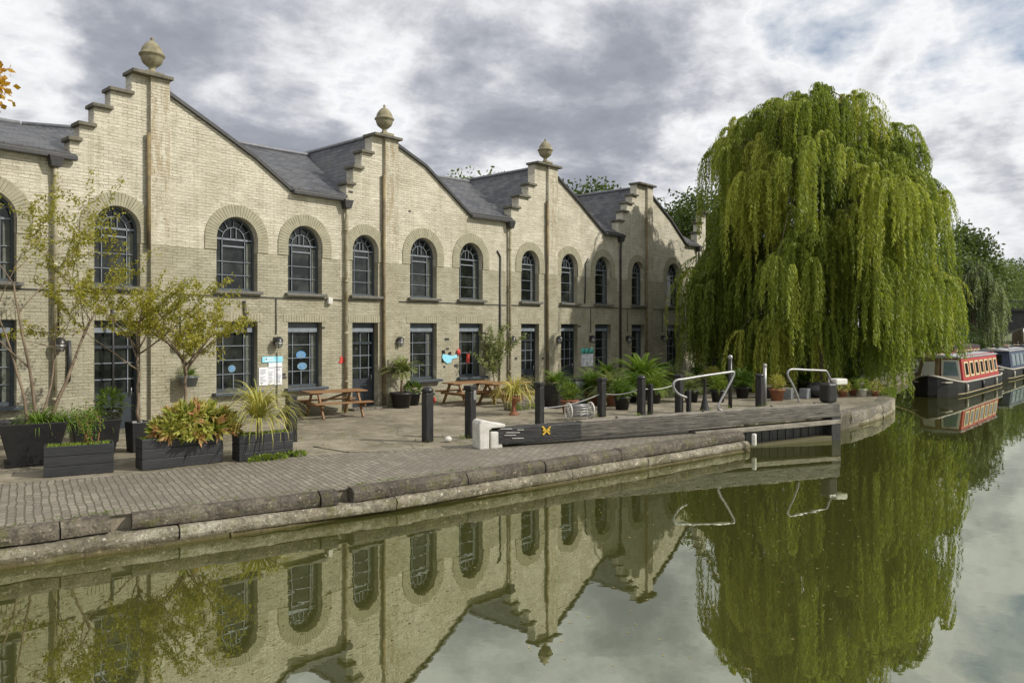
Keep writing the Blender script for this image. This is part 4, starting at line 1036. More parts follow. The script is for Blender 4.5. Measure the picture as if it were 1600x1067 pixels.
def trunk_tree(base, hT, rad, label, seed, n=6, L=1.5, leafn=60, lean=(0, 0), depth=2, vb=.5):
    random.seed(seed); r = empty('young_tree', base, label, 'tree', 'slender young trees in the front planters'); mb = MB(); lv = Leaves()
    pts = [(lean[0]*k/6+random.uniform(-.02, .02), lean[1]*k/6, hT*k/6) for k in range(7)]; mb.tube(pts, [rad*(1-.35*k/6) for k in range(7)], 8)
    for k in range(n):
        a = 2*math.pi*k/n+random.uniform(-.3, .3); e = random.uniform(.35, 1.0); f = random.uniform(.72, 1.0)
        branchy(mb, lv, (lean[0]*f, lean[1]*f, hT*f), (math.cos(a)*.8, math.sin(a)*.8, e*1.4), L*random.uniform(.7, 1.1), rad*.5, depth, .085, .032, leafn, vb, 3, .22, up=.06, spread=.62)
    mb.build('branches', M['palebark'], r); lv.build('leaves', M['sparse'], r); return r
trunk_tree(b2t, 1.55, .040, 'single-trunk young tree in the narrow square pot before the first door', 15, 7, 1.3, 80)
b3 = at(290, 700); b3.z = G4+.5
trunk_tree(b3, 1.35, .042, 'single-trunk young tree with dense yellow green crown behind the red green bush', 26, 9, 1.05, 85, vb=.65)
roundpot('round_pot', Vector((b3.x, b3.y, G4)), .26, .52, 'dark round pot hidden behind the red and green bush')
# grasses over the big planters
def lmass(name, p, label, fn, mat, cat='plant', group=None, kind=None):
    r = tag(empty(name, p, label, cat, group)); lv = Leaves(); fn(lv); lv.build('foliage', M[mat], r); return r
r = plantroot('grass_plant', T1+Vector((.1, 0, .74)), 'bright green arching grass filling the big tapered planter'); strap('blades', (0, 0, 0), 150, .75, .022, M['green'], r, up=.8, vb=.7); strap('blades', (.35, -.1, 0), 90, .6, .022, M['green'], r, up=.7, vb=.7)
r = plantroot('grass_plant', T2+Vector((-.05, -.05, .66)), 'green arching grass in the planter behind the front left box'); strap('blades', (0, 0, 0), 130, .6, .020, M['green'], r, up=.8, vb=.6); strap('blades', (-.35, 0, 0), 90, .6, .02, M['green'], r, up=.8, vb=.7)
mb = MB(); lv = Leaves(); r = plantroot('twiggy_shrub', c1+Vector((.15, 0, .45)), 'thin orange twigs with green leaves in the front left box'); random.seed(6)
for k in range(7): branchy(mb, lv, (k*.04-.1, 0, 0), (random.uniform(-.6, .6), random.uniform(-.3, .3), 1), .5, .010, 1, .07, .03, 60, .5, 2, .2)
mb.build('twigs', M['terracotta'], r); lv.build('leaves', M['green'], r)
def bushA(lv): bushy(lv, (0, 0, .1), (.28, .25, .35), 500, .11, .03, .6); fern(lv, (0, 0, 0), 14, .7, .6)
q = at(172, 690); lmass('leafy_shrub', Vector((q.x, q.y, G4+.75)), 'green leafy shrub in front of the first door', bushA, 'green')
roundpot('round_pot', Vector((q.x, q.y, G4)), .24, .74, 'tall dark pot in front of the first door')
# croton bush
def rosettes(lv, c, r, k, nl, L, W, vb):
    for i in range(k):
        q = rdir(1)[0]; q[2] = abs(q[2])*.9-.15; o = np.array(c)+q*np.array(r)
        dirs = rdir(nl)*.9+q*.9; P = np.tile(o, (nl, 1))+rdir(nl)*.02; vv = min(1, max(0, random.gauss(vb, .3)))
        lv.put(P, dirs, np.cross(dirs, q)+1e-3, L*rng.uniform(.6, 1.15, nl), W, vv+rng.uniform(-.2, .2, nl))
cb = at(305, 716); cb = Vector((c2.x+.30, c2.y+.02, c2.z+.62))
def fcro(lv): rosettes(lv, (0, 0, .02), (.74, .42, .52), 95, 18, .23, .062, .5); rosettes(lv, (0, 0, -.05), (.5, .3, .25), 30, 16, .22, .06, .2)
lmass('variegated_bush', cb, 'dense red, yellow and green variegated bush in the long middle planter', fcro, 'croton')
# yellow phormium
r = plantroot('yellow_blade_plant', Vector((c3.x-.1, c3.y, c3.z+.50)), 'yellow green plant of long drooping blades in the short box planter')
strap('blades', (0, 0, .28), 260, 1.15, .034, M['strap'], r, up=1.1, vb=.5, droop=1.2); MB().tube([(0, 0, -.05), (0, 0, .2)], .05, 8).build('stem', M['bark'], r)
r = plantroot('yellow_blade_plant', at(803, 648)+Vector((0, 0, .55)), 'yellow bladed plant in a rusty urn before the picnic tables')
strap('blades', (0, 0, .05), 220, 1.1, .028, M['strap'], r, up=1.0, vb=.75, droop=1.3)
q = at(803, 648); rr = empty('pedestal_urn', q, 'rust coloured pedestal urn under the yellow bladed plant', 'urn')
MB().lathe([(.16, 0), (.14, .05), (.07, .10), (.06, .30), (.10, .36), (.26, .45), (.30, .56), (.26, .56), (.24, .5)], n=20).build('bowl', M['terracotta'], rr)
# weeds along the base of planter 3
def weeds(lv, pts, n=60, s=.06):
    for p_ in pts:
        q_ = np.array(p_)-np.array(pts[0]); bushy(lv, (q_[0], q_[1], .03), (.12, .06, .07), n, s, .03, .6)
wp = [at(398, 722), at(412, 720), at(425, 719), at(437, 718), at(455, 714), at(468, 713)]
lmass('weed_clump', Vector(wp[0]), 'bright green weeds growing at the foot of the short planter', lambda lv: weeds(lv, [tuple(x) for x in wp], 130, .075), 'weed', 'weeds')
# hanging basket / bracket pot at (285,590)
q = onwall(287, 592); r = roundpot('wall_pot', Vector((q.x, -.30, q.z-.18)), .24, .26, 'grey half pot fixed on the wall behind the third young tree', 'greybin')
def fb(lv): fern(lv, (0, 0, 0), 42, .52, .6, .07); 
lmass('trailing_fern', Vector((q.x, -.30, q.z+.06)), 'bright green fern overflowing the wall pot', fb, 'green')
MB().box((q.x, -.12, q.z-.14), (.06, .24, .05)).build('bracket', M['gutter'], r, fix=True).matrix_parent_inverse = Matrix.Translation(-Vector((q.x, -.30, q.z-.18)))
# palm in black tub (625,580-635) & small pot
q = at(627, 637); r = roundpot('black_tub', q, .36, .50, 'large black plastic tub holding the small palm')
r = plantroot('small_palm', q+Vector((0, 0, .46)), 'small palm with a slim trunk in the large black tub'); MB().tube([(0, 0, 0), (.02, 0, .35), (0, 0, .62)], [.05, .04, .045], 8).build('trunk', M['palebark'], r)
lv = Leaves(); fern(lv, (0, 0, .62), 48, .80, .55, .18, 1.1, 1.7); lv.build('fronds', M['greyplant'], r)
q = at(645, 633); roundpot('black_tub', q, .26, .42, 'smaller black tub right of the palm'); lmass('leafy_shrub', q+Vector((0, 0, .55)), 'small green shrub in the tub right of the palm', lambda lv: bushy(lv, (0, 0, 0), (.28, .25, .24), 420, .11, .04, .5), 'green')
# dry grass behind table 1
q = at(545, 640); r = plantroot('dry_grass', q+Vector((0, .3, .35)), 'tuft of dry straw coloured grass behind the first picnic table'); strap('blades', (0, 0, 0), 110, .95, .012, M['dry'], r, up=1.5, vb=.5, droop=.4)
roundpot('terracotta_pot', Vector((q.x, q.y+.3, GZ)), .22, .36, 'terracotta pot of the dry grass behind the first picnic table', 'terracotta')
# climber
q = at(783, 622); r = plantroot('climbing_shrub', Vector((q.x, -.38, GZ)), 'tall pale green climbing shrub against the wall above the tables'); mb = MB(); lv = Leaves(); random.seed(9)
for k in range(5): branchy(mb, lv, (k*.08-.15, 0, .2), (random.uniform(-.15, .15), 0, 1), 1.3, .018, 2, .11, .045, 70, .5, 3, .22, spread=.4)
mb.tube([(0, 0, 0), (0, 0, .4)], .03, 6); mb.build('stems', M['palebark'], r); lv.build('leaves', M['greyplant'], r)
roundpot('terracotta_pot', Vector((q.x, -.38, GZ)), .24, .3, 'terracotta pot at the foot of the climbing shrub', 'terracotta')
# bins & fern pots at 860-1140
def bigtub(px, py, w_, h, label, rz=0): q = at(px, py); return tub('square_tub', q, w_/2, w_/2*.86, h, label, 'pot', rz), q
r, q = bigtub(868, 636, .75, .75, 'square black tub with fern beside the third pilaster', R(5))
lmass('fern', q+Vector((0, 0, .70)), 'green fern in the square black tub by the third pilaster', lambda lv: (fern(lv, (0, 0, 0), 60, .80, .65, .10, 1.1), fern(lv, (.4, .2, .1), 30, .6, .6, .09)), 'green')
q = at(900, 632); r = empty('storage_chest', q, 'dark grey storage chest standing next to the square black tub', 'chest', rz=R(0))
MB().box((0, 0, .42), (.75, .55, .80)).build('body', M['greybin'], r, bevel=.02); MB().box((0, 0, .85), (.80, .6, .07)).build('lid', M['pot'], r, bevel=.02); MB().box((0, -.285, .68), (.2, .03, .04)).build('handle', M['silver'], r)
plants = [(925, 632, 1.0, 'green', .5, 'terracotta', 'dark green potted fern in front of the storage chest'), (958, 634, 1.05, 'greyplant', .4, 'terracotta', 'arching grey green fern in a terracotta pot between the black posts'),
 (1003, 624, 1.45, 'green', .95, 'pot', 'tallest bright lime fern against the wall'), (985, 628, .9, 'green', .3, 'pot', 'low dark fern left of the tallest fern'), (1045, 618, 1.0, 'greyplant', .2, 'pot', 'dusky fern in front of the last door'), (1022, 630, .8, 'weed', .4, 'pot', 'low bright fern right of the twin posts'),
 (1128, 606, 1.0, 'green', .6, 'pot', 'large fern under the willow by the tall steel pole'), (1112, 612, .8, 'strap', .5, 'pot', 'yellowish trailing fern under the willow behind the first handrail'), (1092, 608, .8, 'green', .1, 'pot', 'dark fern beyond the end of the warehouse wall')]
plants += [(890, 646, .6, 'weed', .4, 'terracotta', 'small bright fern in front of the square tub'), (972, 640, .7, 'green', .5, 'pot', 'small green fern between the second and third black posts'), (1035, 612, 1.1, 'green', .35, 'pot', 'broad dark fern against the wall near the last lamp'),
 (1080, 628, .75, 'greyplant', .3, 'pot', 'dull green fern inside the first handrail'), (1122, 628, .7, 'weed', .5, 'pot', 'light green fern under the first handrail'), (1160, 622, .9, 'green', .3, 'pot', 'dark green fern between the two steel poles'), (1172, 612, 1.0, 'weed', .3, 'pot', 'tall mid green fern behind the ball capped post'),
 (1214, 626, .55, 'strap', .6, 'terracotta', 'small yellowish fern left of the pale grey crate'), (1256, 612, .8, 'green', .2, 'pot', 'dark fern behind the small grey crate'), (948, 616, 1.1, 'green', .4, 'pot', 'tall dark fern against the wall below the column notice'), (1330, 608, .8, 'green', .4, 'pot', 'green fern under the willow behind the flower pots')]
for i, (px, py, s, mt, vb, pm_, lab) in enumerate(plants):
    q = at(px, py); random.seed(50+i)
    lmass('potted_fern', q+Vector((0, 0, .42)), lab, lambda lv: (fern(lv, (0, 0, 0), int(85*s), 1.08*s, vb, .12*s, 1.15, 1.6), bushy(lv, (0, 0, .25), (.4*s, .4*s, .4*s), 500, .11, .035, vb-.2)), mt, group='potted ferns along the warehouse')
    roundpot('round_pot', q, .27, .42, 'pot of the '+lab, pm_, 'pots of the ferns along the warehouse')
# low stone edge with weeds
a_, b_ = at(792, 641), at(1112, 614)
r = empty('low_stone_wall', (0, 0, 0), 'low mossy stone edging wall behind the black lock posts', 'low wall')
d = (b_-a_); n = int(d.length/.7); random.seed(8); mb = MB()
for k in range(n):
    c = a_+d*((k+.5)/n); mb.box((c.x+random.uniform(-.02, .02), c.y, GZ+.13), (d.length/n-.015, .30+random.uniform(-.03, .03), .26+random.uniform(-.02, .02)), math.atan2(d.y, d.x)+random.uniform(-.02, .02))
mb.build('stones', M['kerbstone'], r, bevel=.02)
def ws(lv):
    for k in range(26):
        t_ = random.random(); c = d*t_; bushy(lv, (c.x, c.y-.25, .06), (.22, .10, .12), 110, .085, .028, .5)
lmass('weed_clump', Vector(a_), 'green weeds along the front of the low stone edging wall', ws, 'weed', 'weeds')
# weeds in towpath joints & coping
def tw(lv):
    random.seed(12)
    base = np.array([Q[2][0], Q[2][1], GZ+.03])
    for k in range(120):
        i = random.choice((2, 3, 4, 5)); t_ = random.random(); x = Q[i][0]+(Q[i+1][0]-Q[i][0])*t_; y = Q[i][1]+(Q[i+1][1]-Q[i][1])*t_+.37+random.uniform(-.03, .05)
        bushy(lv, (x-base[0], y-base[1], 0), (.06, .02, .012), 10, .03, .012, .3)
lv = Leaves(); tw(lv); o = lv.build('moss', M['weed']); o.location = (Q[2][0], Q[2][1], GZ+.015); tag(o, 'thin line of moss in the joint behind the quay coping', 'moss', kind='stuff')

# ------------------------------------------------------------------ lock posts
posts = [(455, 690, 617, 18, 'sq', 'square black post behind the short box planter'), (668, 690, 604, 19, 'dome', 'thick black lock post with a domed cap, leftmost in the open yard'), (735, 684, 602, 18, 'flat', 'black lock post with a white patch beside the white beam end'),
 (843, 664, 597, 15, 'flat', 'black post left of the square tub behind the beam'), (940, 651, 590, 14, 'flat', 'black post just right of the lattice drum'), (1002, 649, 586, 14, 'dome', 'taller of the two close black posts in front of the lime fern'), (1016, 648, 600, 9, 'sq', 'shorter thin post of the close pair in front of the lime fern'),
 (1061, 645, 585, 14, 'flat', 'black post inside the left end of the first handrail'), (1101, 642, 592, 8, 'flare', 'thin flared iron post under the middle of the first handrail'), (1141, 637, 556, 7, 'tall', 'tall thin steel pole with a knob at the right of the first handrail'),
 (1187, 635, 583, 14, 'dome', 'round black post with ball cap between the two handrails'), (1195, 634, 569, 6, 'tall', 'tall thin steel pole right of the ball capped post'), (1118, 604, 560, 8, 'sq', 'far thin post in the shade under the willow'), (1076, 645, 610, 8, 'sq', 'short stubby black post at the foot of the first handrail')]
for px, pb, pt, wd, typ, lab in posts:
    q = at(px, pb); Z = (CAM.z-GZ)*F/(pb-515); h = (pb-pt)*Z/F; w_ = wd*Z/F*.9
    r = empty('lock_post', q, lab, 'post', 'lock posts beside the balance beam', rz=R(random.uniform(-8, 8)))
    if typ == 'tall':
        MB().tube([(0, 0, 0), (0, 0, h-.06)], w_/2, 10).build('shaft', M['silver'] if px > 1150 else M['black'], r); MB().sphere((0, 0, h-.05), w_*.62, (1, 1, 1.1), 7).build('knob', M['silver'], r)
    elif typ == 'flare': MB().lathe([(.16, 0), (.14, .05), (.07, .35), (.045, .5), (.04, h-.02), (.06, h)], n=12).build('shaft', M['black'], r)
    elif typ == 'sq': MB().box((0, 0, h/2), (w_*.85, w_*.85, h)).build('shaft', M['blacktimber'], r, bevel=.012)
    else:
        MB().box((0, 0, h*.45), (w_*.84, w_*.84, h*.9)).build('shaft', M['blacktimber'], r, bevel=.03)
        if typ == 'dome':
            MB().lathe([(w_*.52, h*.9), (w_*.56, h*.915), (w_*.54, h*.95), (w_*.4, h*.985), (w_*.15, h)], n=18).build('cap', M['black'], r)
        else: MB().box((0, 0, h*.95), (w_*.98, w_*.98, h*.10)).build('cap', M['black'], r, bevel=.02)
    if px == 735: MB().box((w_*.1, -w_*.44-.006, h*.82), (w_*.35, .012, h*.18)).build('white_plate', M['silver'], r)
    if px == 668: MB().box((w_*.3, -.02, h*.86), (w_*.75, w_*.3, .05)).build('hook', M['black'], r); MB().sphere((w_*.50, -.08, h*.76), .055, (.6, 1, 1.2), 6).build('red_tag', M['redprint'], r)
# cable between posts
cb_ = MB(); pp = [at(843, 664)+Vector((0, 0, .45)), at(940, 651)+Vector((0, 0, .68)), at(1002, 649)+Vector((0, 0, .80)), at(1061, 645)+Vector((0, 0, .92))]
for a, b in zip(pp, pp[1:]):
    cb_.tube([a+(b-a)*k/8-Vector((0, 0, .10*4*(k/8)*(1-k/8))) for k in range(9)], .014, 5)
tag(cb_.build('barrier_cable', M['silver']), 'grey slack cable strung between the black posts', 'cable')
q = at(700, 691); tag(MB().sphere((q.x, q.y, GZ+.07), .085, (1.2, .9, .8), 7).build('white_stone', M['white']), 'small white painted stone on the paving near the white beam end', 'stone')
lv = Leaves(); random.seed(31); o0 = at(668, 690)
spots = [at(px, pb) for px, pb, *_ in posts]+[onwall(x, 640)*1 for x in range(120, 900, 26)]
for q in spots:
    if abs(q.y) < .01: q.y = -.12; q.z = GZ
    for k in range(3):
        if random.random() < .75: bushy(lv, (q.x-o0.x+random.uniform(-.3, .3), q.y-o0.y+random.uniform(-.14, .05), .02), (.10, .05, .05), 26, .055, .016, .45)
for k in range(150):
    px = random.uniform(300, 1150); py = random.uniform(668, 700)-(px-600)*.045; q = at(px, py); bushy(lv, (q.x-o0.x, q.y-o0.y, .01), (.07, .07, .012), random.randint(6, 18), .035, .012, .4)
o = lv.build('small_weeds', M['weed']); o.location = o0; tag(o, 'tiny weeds in the paving joints and at the feet of posts and walls', 'weeds', kind='stuff')
# ------------------------------------------------------------------ lock gate with balance beam
bA = at(752, 700); bB = Vector((6.9, -12.48, GZ)); bd_ = (bB-bA).normalized()
gate = empty('lock_gate', bA, 'open timber lock gate with long black balance beam and white painted end', 'lock gate')
def GP(s_, off=0, z=0): nrm = Vector((bd_.y, -bd_.x, 0)); v = bd_*s_+nrm*off; return Vector((v.x, v.y, z-0))
LB = (bB-bA).length
MB().bar(GP(.30, 0, .24), GP(LB, 0, .375), .34, .33, wd2=.40, ht2=.35).build('balance_beam', M['beam'], gate, bevel=.03)
MB().bar(GP(.30, .012, .242), GP(2.35, .012, .268), .36, .345, wd2=.375, ht2=.352).build('black_beam_end', M['beamblack'], gate, bevel=.02)
MB().bar(GP(2.4, 0, .452), GP(LB-.05, 0, .560), .30, .026, wd2=.36).build('beam_top_board', M['beamtop'], gate, bevel=.008)
e = MB(); nrm = Vector((bd_.y, -bd_.x, 0))
prof = [(-.12, 0), (.10, 0), (.10, .40), (.16, .44), (.46, .44), (.48, .51), (.30, .53), (.12, .58), (-.02, .62), (-.10, .60), (-.13, .54)]
e.prism([GP(s_, -.21, z) for s_, z in prof], nrm*.42); e.prism([GP(s_, -.19, z) for s_, z in [(.14, 0), (.42, 0), (.36, .36), (.14, .36)]], nrm*.38)
e.build('white_end', M['white'], gate, bevel=.02)
mk = MB()
for a, b in (((847, 666), (859, 678)), ((860, 666), (848, 679)), ((848, 672), (859, 672))):
    pa, pb_ = (vplane(*q, bA+nrm*.20, bB+nrm*.20)-bA for q in (a, b)); mk.bar(pa+nrm*.008, pb_+nrm*.008, .012, .035)
mk.build('yellow_mark', M['yellow'], gate)
mk = MB()
for y0, xs in ((670, (782, 800)), (676, (790, 812)), (680, (788, 806)), (685, (800, 818)), (672, (808, 818))):
    pa, pb_ = (vplane(x, y0-(x-782)*.02, bA+nrm*.20, bB+nrm*.20)-bA for x in xs); mk.bar(pa+nrm*.008, pb_+nrm*.008, .008, .012)
mk.build('white_scuff', M['white'], gate)
for s_ in (3.4, 5.9, 8.1, 9.6): MB().lathe([(.03, 0), (.03, .03)], tuple(GP(s_, .0, .445+.0125*s_)), 8).build('bolt', M['gutter'], gate)
# gate body under the beam over the water
s0 = LB-3.9
MB().bar(GP(s0-.9, .05, .0), GP(LB+.02, .05, .07), .30, .12).build('gate_top_rail', M['beamtop'], gate, bevel=.015)
MB().bar(GP(s0+.3, .05, -.52), GP(LB-.1, .05, -.40), .25, .22).build('gate_lower_rail', M['quaywall'], gate, bevel=.02)
for k in range(14):
    s_ = s0+.2+k*.27; MB().box(tuple(GP(s_, -.1, -.55)), (.24, .06, 1.1), math.atan2(bd_.y, bd_.x)).build('gate_plank', M['blacktimber'], gate)
MB().box(tuple(GP(LB-.12, 0, -.20)), (.34, .36, 1.0), math.atan2(bd_.y, bd_.x)).build('gate_post', M['blacktimber'], gate, bevel=.02)
def railpx(pxs, name, parent, rad, label=None):
    P = [vplane(x, y, bA, bB)-bA for x, y in pxs]
    # smooth
    sm = []
    for i in range(len(P)-1):
        p0, p1, p2, p3 = P[max(i-1, 0)], P[i], P[i+1], P[min(i+2, len(P)-1)]
        for k in range(5):
            t_ = k/5; sm.append(.5*((2*p1)+(-p0+p2)*t_+(2*p0-5*p1+4*p2-p3)*t_*t_+(-p0+3*p1-3*p2+p3)*t_**3))
    sm.append(P[-1]); return MB().tube(sm, rad, 8).build(name, M['silver'], parent)
railpx([(1073, 621), (1061, 616), (1054, 608), (1052, 600), (1057, 594), (1070, 592), (1100, 587), (1135, 582), (1145, 581), (1147, 584), (1143, 594), (1132, 615), (1124, 630), (1122, 638), (1128, 641)], 'hand_rail', gate, .029)
railpx([(1248, 628), (1246, 618), (1238, 600), (1231, 587), (1232, 580), (1238, 577), (1262, 578), (1286, 579), (1292, 581), (1298, 594), (1301, 600)], 'hand_rail', gate, .029)
q = vplane(1294, 612, bA, bB); q0 = q-bA
MB().box((q0.x, q0.y, q0.z-.02), (.34, .34, .52), math.atan2(bd_.y, bd_.x)).build('paddle_gear', M['black'], gate, bevel=.06)
q1 = vplane(1309, 596, bA, bB)-bA; MB().box(tuple(q1), (.42, .30, .16), math.atan2(bd_.y, bd_.x)).build('gear_cap', M['white'], gate, bevel=.03)
# white quoin post at the corner
q = at(1174, 678); tag(MB().box((q.x, q.y-.07, .29), (.11, .11, .30)).build('mooring_marker', M['white'], bevel=.04), 'white painted block on the quay corner at the water', 'marker')
# second gate beam timber on the ground behind
a, b = at(770, 701), at(990, 671); 
tag(MB().bar(a+Vector((0, .25, .05)), b+Vector((0, .25, .05)), .22, .10).build('timber_baulk', M['beamtop'], bevel=.015), 'pale timber baulk lying under the balance beam', 'timber')
# lattice drum
q = at(908, 656); r = empty('cable_drum', q+Vector((0, 0, 0)), 'grey lattice ended drum lying behind the balance beam', 'drum', rz=R(-25))
mb = MB(); 
for k in range(14):
    a = 2*math.pi*k/14; mb.tube([(-.4, .17*math.cos(a), .26+.17*math.sin(a)), (.3, .17*math.cos(a), .26+.17*math.sin(a))], .016, 5)
mb.build('slats', M['silver'], r)
for x in (-.4, .3):
    m2 = MB(); ring = [(x, .22*math.cos(2*math.pi*k/20), .26+.22*math.sin(2*math.pi*k/20)) for k in range(21)]; m2.tube(ring, .025, 6, cap=False)
    for k in range(5): a = math.pi*k/5; m2.tube([(x, .21*math.cos(a), .26+.21*math.sin(a)), (x, -.21*math.cos(a), .26-.21*math.sin(a))], .012, 5)
    m2.build('end_ring', M['white'], r)

# ------------------------------------------------------------------ clutter under the willow
q = at(1243, 622); r = empty('bench', q+Vector((0, .8, 0)), 'low pale bench in the shade behind the second handrail', 'bench', rz=R(5))
MB().box((0, 0, .43), (1.6, .4, .05)).build('seat', M['beamtop'], r)
for x in (-.65, .65): MB().box((x, 0, .2), (.08, .35, .4)).build('leg', M['black'], r)
q = at(1230, 623); tag(MB().box((q.x, q.y, GZ+.2), (.55, .4, .4), R(10)).build('grey_crate', M['greybin'], bevel=.02), 'pale grey plastic crate between the handrails', 'crate')
q = at(1258, 622); tag(MB().box((q.x, q.y, GZ+.18), (.32, .3, .36), R(-8)).build('grey_crate', M['greybin'], bevel=.02), 'small grey crate right of the curved handrail foot', 'crate')
q = at(1277, 621); r = tag(MB().sphere((q.x, q.y, GZ+.28), .42, (1.15, .9, .72), 10).build('rubbish_bag', M['pot']), 'shiny black rubbish bag under the second handrail', 'bag')
mats = ['terracotta', 'white', 'terracotta', 'pot']
for i, (px, py, rr_, hh, mt, lab) in enumerate(((1317, 620, .17, .24, 'terracotta', 'low red pot near the quay end, left of the white pot'), (1348, 620, .15, .30, 'white', 'white flower pot near the quay end under the willow'), (1368, 619, .14, .2, 'terracotta', 'red pot right of the white flower pot'), (1333, 618, .16, .25, 'terracotta', 'red pot behind the white flower pot'))):
    q = at(px, py); roundpot('flower_pot', q, rr_, hh, lab, mt, 'small flower pots near the quay end'); random.seed(70+i)
    lmass('pot_plant', q+Vector((0, 0, hh)), 'plant in the '+lab, lambda lv: (bushy(lv, (0, 0, .15), (.26, .26, .22), 300, .10, .028, .6), fern(lv, (0, 0, 0), 10, .45, .5, .06)), 'weed' if i % 2 else 'strap', group='plants in the small flower pots')
q = at(1385, 618); lmass('weed_clump', q, 'grassy weeds on the tip of the quay under the willow', lambda lv: (bushy(lv, (0, 0, .1), (.5, .3, .15), 500, .12, .025, .6), fern(lv, (0, 0, 0), 20, .5, .6, .06)), 'weed', 'weeds')
# dark picnic benches far under the willow
for i, (px, py, a, lab) in enumerate(((1165, 600, 20, 'shaded picnic table under the willow left of the red sign post'), (1225, 602, -15, 'shaded picnic table right of the red sign post'))):
    o = copy_tree(p1); o.location = at(px, py, GZ+.002); o.rotation_euler = (0, 0, R(a)); o['label'] = lab
q = at(1204, 596); r = empty('sign_post', q, 'slim red and white sign standing under the willow', 'sign')
MB().tube([(0, 0, 0), (0, 0, 1.6)], .035, 8).build('pole', M['black'], r); MB().box((0, -.05, 1.55), (.34, .03, .75)).build('panel', M['redprint'], r); MB().box((0, -.072, 1.55), (.18, .012, .35)).build('emblem', M['paper'], r)
# red brick wall & hut beyond the building end
r = empty('brick_outbuilding', (34, 5.5, GZ), 'low dark red brick outbuilding behind the willow', 'outbuilding')
MB().box((0, 0, 1.4), (12, 5, 2.8)).build('wall', M['redbrick'], r); MB().prism([(-6.2, -2.8, 2.8), (-6.2, 2.8, 2.8), (-6.2, 0, 4.4)], (12.4, 0, 0)).build('roof', M['slate'], r)
for x in (-4, -1.2, 1.8, 4.4):
    f_ = MB().box((x, -2.52, 1.5), (1.1, .06, 1.3)).build('window', M['white'], r); MB().box((x, -2.56, 1.5), (.95, .03, 1.15)).build('pane', M['glass'], f_)
MB().box((-2.6, -2.53, 1.0), (.9, .06, 2.0)).build('door', M['frame'], r)

# ------------------------------------------------------------------ WILLOW
def hang(lv, P0, out, L, zmin, nst, vb, leaf, arch=.55, latr=.5, step=.055, lw=.032, boatside=False):
    """a fountain of pendulous shoots, each carrying narrow leaves"""
    ropes = [(out*random.uniform(.35, 1.1)+np.array([random.gauss(0, latr), random.gauss(0, latr), 0]), random.uniform(.5, 1.1), random.uniform(.5, 1.2)) for _ in range(max(3, nst//3))]
    for k in range(nst):
        ro, rl, ra = ropes[k % len(ropes)]
        o = ro+np.array([random.gauss(0, .05), random.gauss(0, .05), 0]); o[2] = 0
        l = L*rl*random.uniform(.8, 1.05); n = max(6, int(l/step)); tt = np.arange(n)*step
        a = arch*ra*random.uniform(.93, 1.07); hx = a*(1-np.exp(-tt/.55)); up_ = .28*a*np.sin(np.minimum(tt/.55, math.pi))*np.exp(-tt*.8)
        P = P0+np.outer(hx, o)+np.outer(up_-np.maximum(tt-.15, 0), [0, 0, 1.0])
        ph = random.uniform(0, 6); P[:, 0] += .05*np.sin(tt*1.3+ph)+rng.normal(0, .008, n); P[:, 1] += .05*np.cos(tt*1.1+ph)
        zm = np.where(P[:, 0]*.666-P[:, 1]*.746 > 2.4, zmin+1.6+random.uniform(-.15, .5), zmin) if boatside else zmin
        P = P[P[:, 2] > zm]; n = len(P)
        if n < 3: continue
        ang = rng.uniform(0, 2*math.pi, n); sd = np.stack([np.cos(ang), np.sin(ang), np.zeros(n)], 1)
        D = sd*.62+np.array([0, 0, -1.0])+o*.05
        sv = np.stack([-np.sin(ang), np.cos(ang), np.zeros(n)], 1)*.8+rdir(n)*.4
        vst = vb+random.uniform(-.12, .12)
        lv.put(P, D, sv, leaf*rng.uniform(.7, 1.2, n), lw, vst+rng.uniform(-.12, .12, n))
        Q2 = P[::7]
        shoots.append(Q2)
shoots = []
